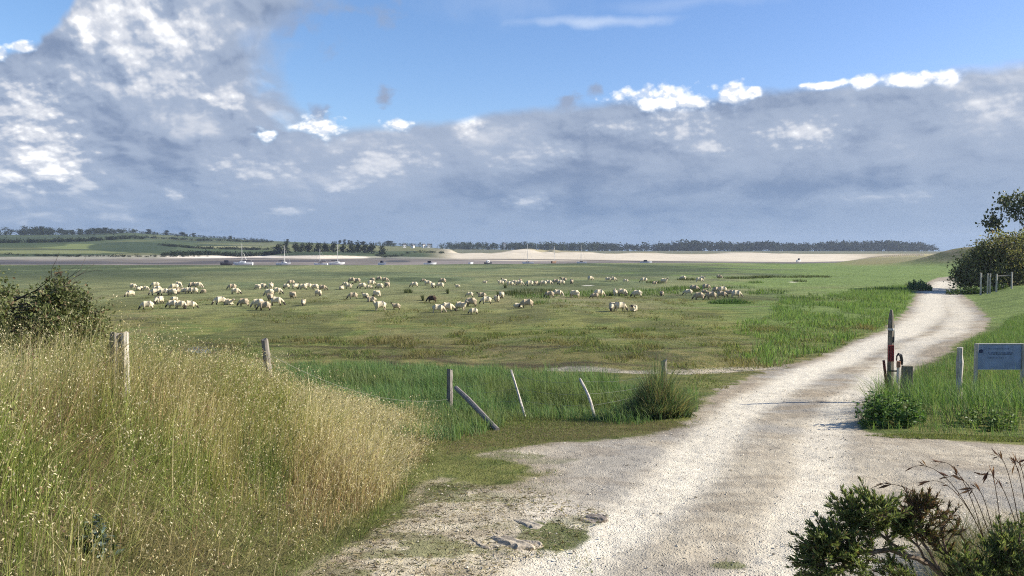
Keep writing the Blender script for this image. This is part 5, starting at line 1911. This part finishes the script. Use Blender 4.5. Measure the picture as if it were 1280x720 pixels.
# ----------------------------------------------------------------------------- sky with its clouds
SUN_EL, SUN_AZ = math.radians(31), math.radians(87)      # azimuth clockwise from +Y
w = bpy.data.worlds.new('World')
sc.world = w
w.use_nodes = True
t = NT(w.node_tree)
w.node_tree.nodes.clear()
wo = t.n('OutputWorld')
bg = t.n('Background')
sky = t.n('TexSky', sky_type='NISHITA')
sky.sun_disc = False
sky.sun_elevation = SUN_EL
sky.sun_rotation = SUN_AZ
sky.air_density = 1.0
sky.dust_density = .6
sky.ozone_density = 2.5
d = t.n('TexCoord').outputs['Generated']
sep = t.n('SeparateXYZ')
t.put(sep.inputs[0], d)
dx, dy, dz = sep.outputs
azm = t.m('MULTIPLY', t.m('ARCTAN2', dx, dy), 1000)              # milliradians to the right of north
elm = t.m('MULTIPLY', t.m('ARCSINE', dz), 1000)                    # milliradians above the horizon


def AZ(u_):
    return 1000 * math.atan((u_ - 640) / 1000)


def EL(u_, v_):
    return 1000 * math.atan((315 - v_) / 1000 * math.cos(math.atan((u_ - 640) / 1000)))


comb = t.n('CombineXYZ')
t.put(comb.inputs[0], t.m('MULTIPLY', azm, .01))
ely = t.m('MULTIPLY', t.m('LOGARITHM', t.m('ADD', 1, t.m('DIVIDE', t.m('MAXIMUM', elm, -60), 130)), math.e), 4.2)
t.put(comb.inputs[1], ely)                                          # flatter and finer towards the horizon
cv0 = comb.outputs[0]
# warp the field a little so that nothing reads as a regular cell
wn = t.n('TexNoise', noise_dimensions='2D')
t.put(wn.inputs['Vector'], cv0)
wn.inputs['Scale'].default_value = 1.1
wn.inputs['Detail'].default_value = 4
wv = t.vm('SCALE', t.vm('SUBTRACT', wn.outputs['Color'], (.5, .5, .5)))
wv.node.inputs['Scale'].default_value = .55
cv = t.vm('ADD', cv0, wv)


def billow(vec, scale, detail=3.):
    v_ = t.n('TexVoronoi', feature='SMOOTH_F1', voronoi_dimensions='2D')
    t.put(v_.inputs['Vector'], vec)
    v_.inputs['Scale'].default_value = scale
    v_.inputs['Detail'].default_value = detail
    v_.inputs['Roughness'].default_value = .48
    v_.inputs['Smoothness'].default_value = .85
    return t.m('SUBTRACT', .6, v_.outputs['Distance'])


UP = (.07, .11, 0)                                                 # towards the light
noise2 = lambda *a_: two_d(t.noise(*a_))


def two_d(sock):
    sock.node.noise_dimensions = '2D'
    return sock


nA = noise2(cv, .5, 7, .5)
nA2 = noise2(t.vm('ADD', cv, (.2, .28, 0)), .5, 7, .5)
nB = noise2(t.vm('ADD', cv, (31, 7, 3)), 1.15, 7, .5)
nB2 = noise2(t.vm('ADD', cv, (31.10, 7.16, 3)), 1.15, 7, .5)
nC = noise2(t.vm('ADD', t.vm('MULTIPLY', cv0, (.7, 1.5, 1)), (11, 47, 9)), .45, 6, .55)
nE = noise2(t.vm('ADD', cv, (3, 71, 5)), 3.6, 8, .6)
bl = billow(cv, 1.7)
blf = billow(t.vm('ADD', cv0, (5, 3, 1)), 4.6)
bl2 = billow(t.vm('ADD', cv, UP), 1.7)
blf2 = billow(t.vm('ADD', cv0, (5.02, 3.05, 1)), 4.6)
relief = t.m('SUBTRACT', nB, nB2)
relA = t.m('SUBTRACT', nA, nA2)
relB = t.m('SUBTRACT', bl, bl2)
w1 = t.m('MULTIPLY', t.m('SUBTRACT', nA, .5), 90)
w2 = t.m('MULTIPLY', t.m('SUBTRACT', nB, .5), 70)
w3 = t.m('MULTIPLY', t.m('SUBTRACT', bl, .25), 60)
wob = t.m('ADD', w1, t.m('ADD', w2, w3))
ragged = t.m('ADD', t.m('MULTIPLY', t.m('SUBTRACT', nE, .5), 2.2), t.m('ADD', t.m('MULTIPLY', t.m('SUBTRACT', bl, .25), 1.6), t.m('MULTIPLY', t.m('SUBTRACT', nB, .5), 2.2)))


def curve(inp, lo, hi, pts):
    """piecewise curve of a value: pts (x, y) in the value's own units"""
    cr_ = t.n('FloatCurve')
    ys = [p[1] for p in pts]
    y0, y1 = min(ys), max(ys)
    c = cr_.mapping.curves[0]
    P = [((p[0] - lo) / (hi - lo), (p[1] - y0) / (y1 - y0)) for p in pts]
    while len(c.points) < len(P):
        c.points.new(.5, .5)
    for k, p in enumerate(P):
        c.points[k].location = p
    cr_.mapping.update()
    t.put(cr_.inputs['Value'], t.rng(inp, lo, hi, 0, 1, False))
    return t.m('ADD', t.m('MULTIPLY', cr_.outputs[0], y1 - y0), y0)


edge = [(-1200, 120)] + [(AZ(a), EL(a, b)) for a, b in [(300, 175), (400, 172), (460, 164), (520, 159), (640, 147), (760, 136), (880, 128), (960, 117), (1050, 110), (1150, 100), (1215, 92), (1280, 80)]] + [(1200, 240)]
bank_el = curve(azm, -1200, 1200, edge)
bank = t.rng(t.m('SUBTRACT', bank_el, t.m('ADD', elm, t.m('MULTIPLY', wob, .13))), -7, 9)
cum_az = curve(elm, 0, 1200, [(0, AZ(700)), (EL(400, 200), AZ(470)), (EL(390, 160), AZ(385)), (EL(340, 130), AZ(350)), (EL(310, 95), AZ(315)), (EL(320, 50), AZ(312)), (EL(400, 10), AZ(365)), (EL(420, -60), AZ(420)), (1200, AZ(600))])
cum = t.rng(t.m('SUBTRACT', cum_az, t.m('ADD', azm, t.m('MULTIPLY', wob, 1.0))), -34, 34)
gapl = t.rng(t.m('SUBTRACT', t.m('ADD', elm, t.m('MULTIPLY', wob, .5)), curve(azm, -1200, 1200, [(-1200, 215), (AZ(0), EL(0, 78)), (AZ(60), EL(60, 62)), (AZ(95), EL(95, 25)), (AZ(130), EL(130, -20)), (AZ(300), 420), (1200, 500)])), -8, 8)
cum = t.m('MULTIPLY', cum, t.m('SUBTRACT', 1, gapl))
mask = t.m('MAXIMUM', bank, cum)


def ell(u_, v_, ru, rv, rag=1., soft=1., puffy=False):
    """a ragged patch of cloud centred on a direction"""
    a0, e0 = AZ(u_), EL(u_, v_)
    ax = t.m('DIVIDE', t.m('ADD', t.m('SUBTRACT', azm, a0), t.m('MULTIPLY', w1, .3)), ru * math.cos(math.atan((u_ - 640) / 1000)) ** 2)
    ay = t.m('DIVIDE', t.m('ADD', t.m('SUBTRACT', elm, e0), t.m('MULTIPLY', w2, .3)), rv)
    rg = t.m('ADD', t.m('MULTIPLY', t.m('SUBTRACT', blf, .06), 2.0), t.m('MULTIPLY', t.m('SUBTRACT', nE, .5), 1.6)) if puffy else ragged
    r = t.m('SQRT', t.m('ADD', t.m('MULTIPLY', ax, ax), t.m('MULTIPLY', ay, ay)))
    return t.rng(t.m('ADD', t.m('SUBTRACT', 1, r), t.m('MULTIPLY', rg, .55 * rag)), -.45 * soft, .75 * soft, 0, 1)


def union(vals, op='MAXIMUM'):
    r = vals[0]
    for q in vals[1:]:
        r = t.m(op, r, q)
    return r


def sc_(v, k):
    return t.m('MULTIPLY', v, k)


wh = lambda u_, v_, ru, rv: ell(u_, v_, ru * 1.05, rv * 1.2, .8, .6, True)
# brilliant cumulus tops along the upper edge of the bank
white = union([wh(818, 124, 56, 13), wh(868, 130, 36, 10), wh(917, 119, 22, 15), wh(945, 115, 16, 7), wh(1028, 111, 30, 5), wh(1078, 107, 16, 7), wh(1140, 100, 46, 8), wh(1178, 96, 22, 7), wh(402, 163, 30, 14), wh(497, 158, 20, 8), wh(338, 168, 15, 9), wh(30, 62, 17, 7), wh(6, 74, 15, 9)])
lt = lambda u_, v_, ru, rv, k: sc_(ell(u_, v_, ru * .95, rv * .95, .8, 1.15, True), k)
lit = union([lt(30, 140, 66, 40, .95), lt(60, 195, 60, 34, 1.0), lt(15, 222, 44, 12, .8), lt(115, 45, 26, 32, .8), lt(165, 8, 54, 26, .75), lt(215, 45, 60, 32, .62), lt(160, 68, 40, 18, .6), lt(125, 105, 56, 22, .5),
             lt(105, 226, 28, 12, .6), lt(205, 105, 66, 18, .5), lt(285, 128, 28, 20, .6), lt(470, 202, 44, 20, .5), lt(320, 210, 50, 14, .45), lt(660, 252, 24, 13, .7), lt(587, 156, 14, 17, .75), lt(850, 152, 50, 24, .62), lt(1005, 172, 58, 18, .6),
             lt(430, 233, 24, 8, .5), lt(368, 264, 30, 7, .45), lt(650, 200, 36, 16, .3), lt(1245, 130, 54, 14, .3), lt(770, 160, 46, 9, .45), lt(80, 238, 34, 9, .45), lt(1090, 245, 70, 7, .3), lt(215, 245, 16, 10, .5), lt(880, 186, 36, 7, .5), lt(700, 190, 30, 12, .35), lt(530, 205, 30, 12, .3), lt(1150, 240, 20, 12, .3)])
dk = lambda u_, v_, ru, rv, k: sc_(ell(u_, v_, ru, rv, .8, 1.5), k)
dark = union([dk(80, 64, 34, 20, .7), dk(250, 178, 130, 28, .45), dk(290, 85, 28, 24, .5), dk(720, 218, 190, 30, .62), dk(965, 232, 220, 24, .8), dk(590, 240, 80, 34, .62), dk(760, 262, 330, 34, .6), dk(720, 172, 66, 18, .55), dk(790, 192, 100, 14, .5), dk(1080, 168, 66, 14, .5), dk(1150, 168, 44, 12, .45), dk(1225, 190, 90, 30, .4),
              dk(160, 140, 100, 20, .3), dk(1000, 132, 240, 9, .3), dk(340, 20, 66, 24, .5), dk(330, 165, 56, 20, .35), dk(200, 215, 90, 14, .3)])
sd = lambda u_, v_, ru, rv, k: sc_(ell(u_, v_, ru * 1.25, rv * 1.25, 1.5, .9), min(k * 1.35, 1))
scud = union([sd(480, 121, 13, 14, .7), sd(402, 144, 13, 13, .6), sd(702, 130, 22, 14, .7), sd(738, 115, 12, 9, .6), sd(350, 122, 16, 9, .45), sd(440, 18, 80, 14, .45), sd(345, 30, 80, 30, .5), sd(295, 85, 28, 26, .6)])
streak = union([sc_(ell(738, 32, 90, 7, .45, 1.2), .42), sc_(ell(860, 8, 120, 9, .5, 1.4), .16), sc_(ell(630, 8, 100, 22, .6, 1.6), .13)])

# colours (before the exposure setting)
K = .595 / .115
col = lambda r, g, b: (r * K, g * K, b * K)
low = t.rng(elm, 130, 0)                                            # nearer the horizon: bluer, smoother
greyc = t.mix(low, col(.36, .435, .575), col(.275, .375, .545))
darkc = t.mix(low, col(.21, .28, .425), col(.18, .28, .46))
litc = t.mix(low, col(.68, .71, .78), col(.50, .58, .71))
leftk = t.rng(azm, AZ(430), AZ(250))                                # taller, lumpier towers at the left
tone = t.m('ADD', t.m('MULTIPLY', t.m('SUBTRACT', nC, .5), 1.7), t.m('ADD', t.m('MULTIPLY', relA, 1.5), t.m('MULTIPLY', relief, 1.0)))
tone = t.m('ADD', tone, t.m('ADD', t.m('MULTIPLY', t.m('MULTIPLY', relB, .8), t.m('ADD', .5, leftk)), t.m('MULTIPLY', t.m('SUBTRACT', blf, blf2), t.m('ADD', .25, t.m('MULTIPLY', lit, .9)))))
tone = t.m('MULTIPLY', tone, t.m('ADD', t.m('MULTIPLY', t.rng(elm, 10, 190, .22, .85), t.m('SUBTRACT', 1, sc_(leftk, .35))), sc_(leftk, .30)))
tone = t.m('ADD', tone, t.m('ADD', .02, t.m('SUBTRACT', t.m('MULTIPLY', lit, t.m('SUBTRACT', 1.0, t.m('MULTIPLY', leftk, .06))), sc_(dark, .75))))
cc = t.mix(t.rng(tone, .05, -.62), greyc, darkc)
cc = t.mix(t.rng(tone, .0, .68), cc, litc)
cc = t.mix(t.rng(tone, .58, 1.15), cc, col(1.02, 1.03, 1.05))
hs = t.n('HueSaturation')
hs.inputs['Saturation'].default_value = 1.14
t.put(hs.inputs['Color'], sky.outputs[0])
skyt = t.mix(1., hs.outputs[0], t.mix(t.rng(azm, -600, 600), (.90, .88, .93), (.74, .72, .84)), 'MULTIPLY')
c0 = t.mix(streak, skyt, col(.85, .92, 1.02))
c0 = t.mix(scud, c0, col(.30, .37, .52))
c0 = t.mix(white, c0, t.mix(t.rng(t.m('ADD', t.m('MULTIPLY', t.m('SUBTRACT', blf, blf2), 2.0), t.m('ADD', t.m('MULTIPLY', relief, 2.0), .62)), .15, .8), col(.72, .78, .88), col(1.12, 1.12, 1.10)))
cfin = t.mix(t.m('MULTIPLY', mask, t.m('SUBTRACT', 1, t.m('MULTIPLY', white, t.rng(t.m('SUBTRACT', bank_el, elm), -2, 22, 1, .0)))), c0, cc)
t.put(bg.inputs['Color'], cfin)
bg.inputs['Strength'].default_value = .115
w.node_tree.links.new(bg.outputs[0], wo.inputs['Surface'])
w.cycles.sampling_method = 'MANUAL'
w.cycles.sample_map_resolution = 512

# the sun
sun = bpy.data.lights.new('sun', 'SUN')
sun.energy = 5.0
sun.angle = math.radians(.6)
sun.color = (1, .93, .82)
so = bpy.data.objects.new('sun', sun)
COL.objects.link(so)
sdv = Vector((math.sin(SUN_AZ) * math.cos(SUN_EL), math.cos(SUN_AZ) * math.cos(SUN_EL), math.sin(SUN_EL)))
so.rotation_euler = sdv.to_track_quat('Z', 'Y').to_euler()
so.location = sdv * 200

# ----------------------------------------------------------------------------- camera + render settings
cam = bpy.data.cameras.new('camera')
cam.sensor_width = 36
cam.lens = 36 * F / 1280
cam.clip_start = .05
cam.clip_end = 12000
co_ = bpy.data.objects.new('camera', cam)
COL.objects.link(co_)
co_.location = (0, 0, CZ)
co_.rotation_euler = (PI / 2 - PITCH, 0, 0)
sc.camera = co_
sc.view_settings.view_transform = 'Standard'
sc.view_settings.look = 'None'
sc.view_settings.gamma = 1
sc.view_settings.exposure = .86
sc.render.engine = 'CYCLES'
sc.cycles.use_denoising = False
sc.cycles.filter_width = 1.1
sc.cycles.max_bounces = 6
sc.cycles.diffuse_bounces = 3
sc.cycles.volume_bounces = 0
sc.cycles.transmission_bounces = 3
sc.render.resolution_x, sc.render.resolution_y = 1024, 576
print('OBJECTS', len(bpy.data.objects))
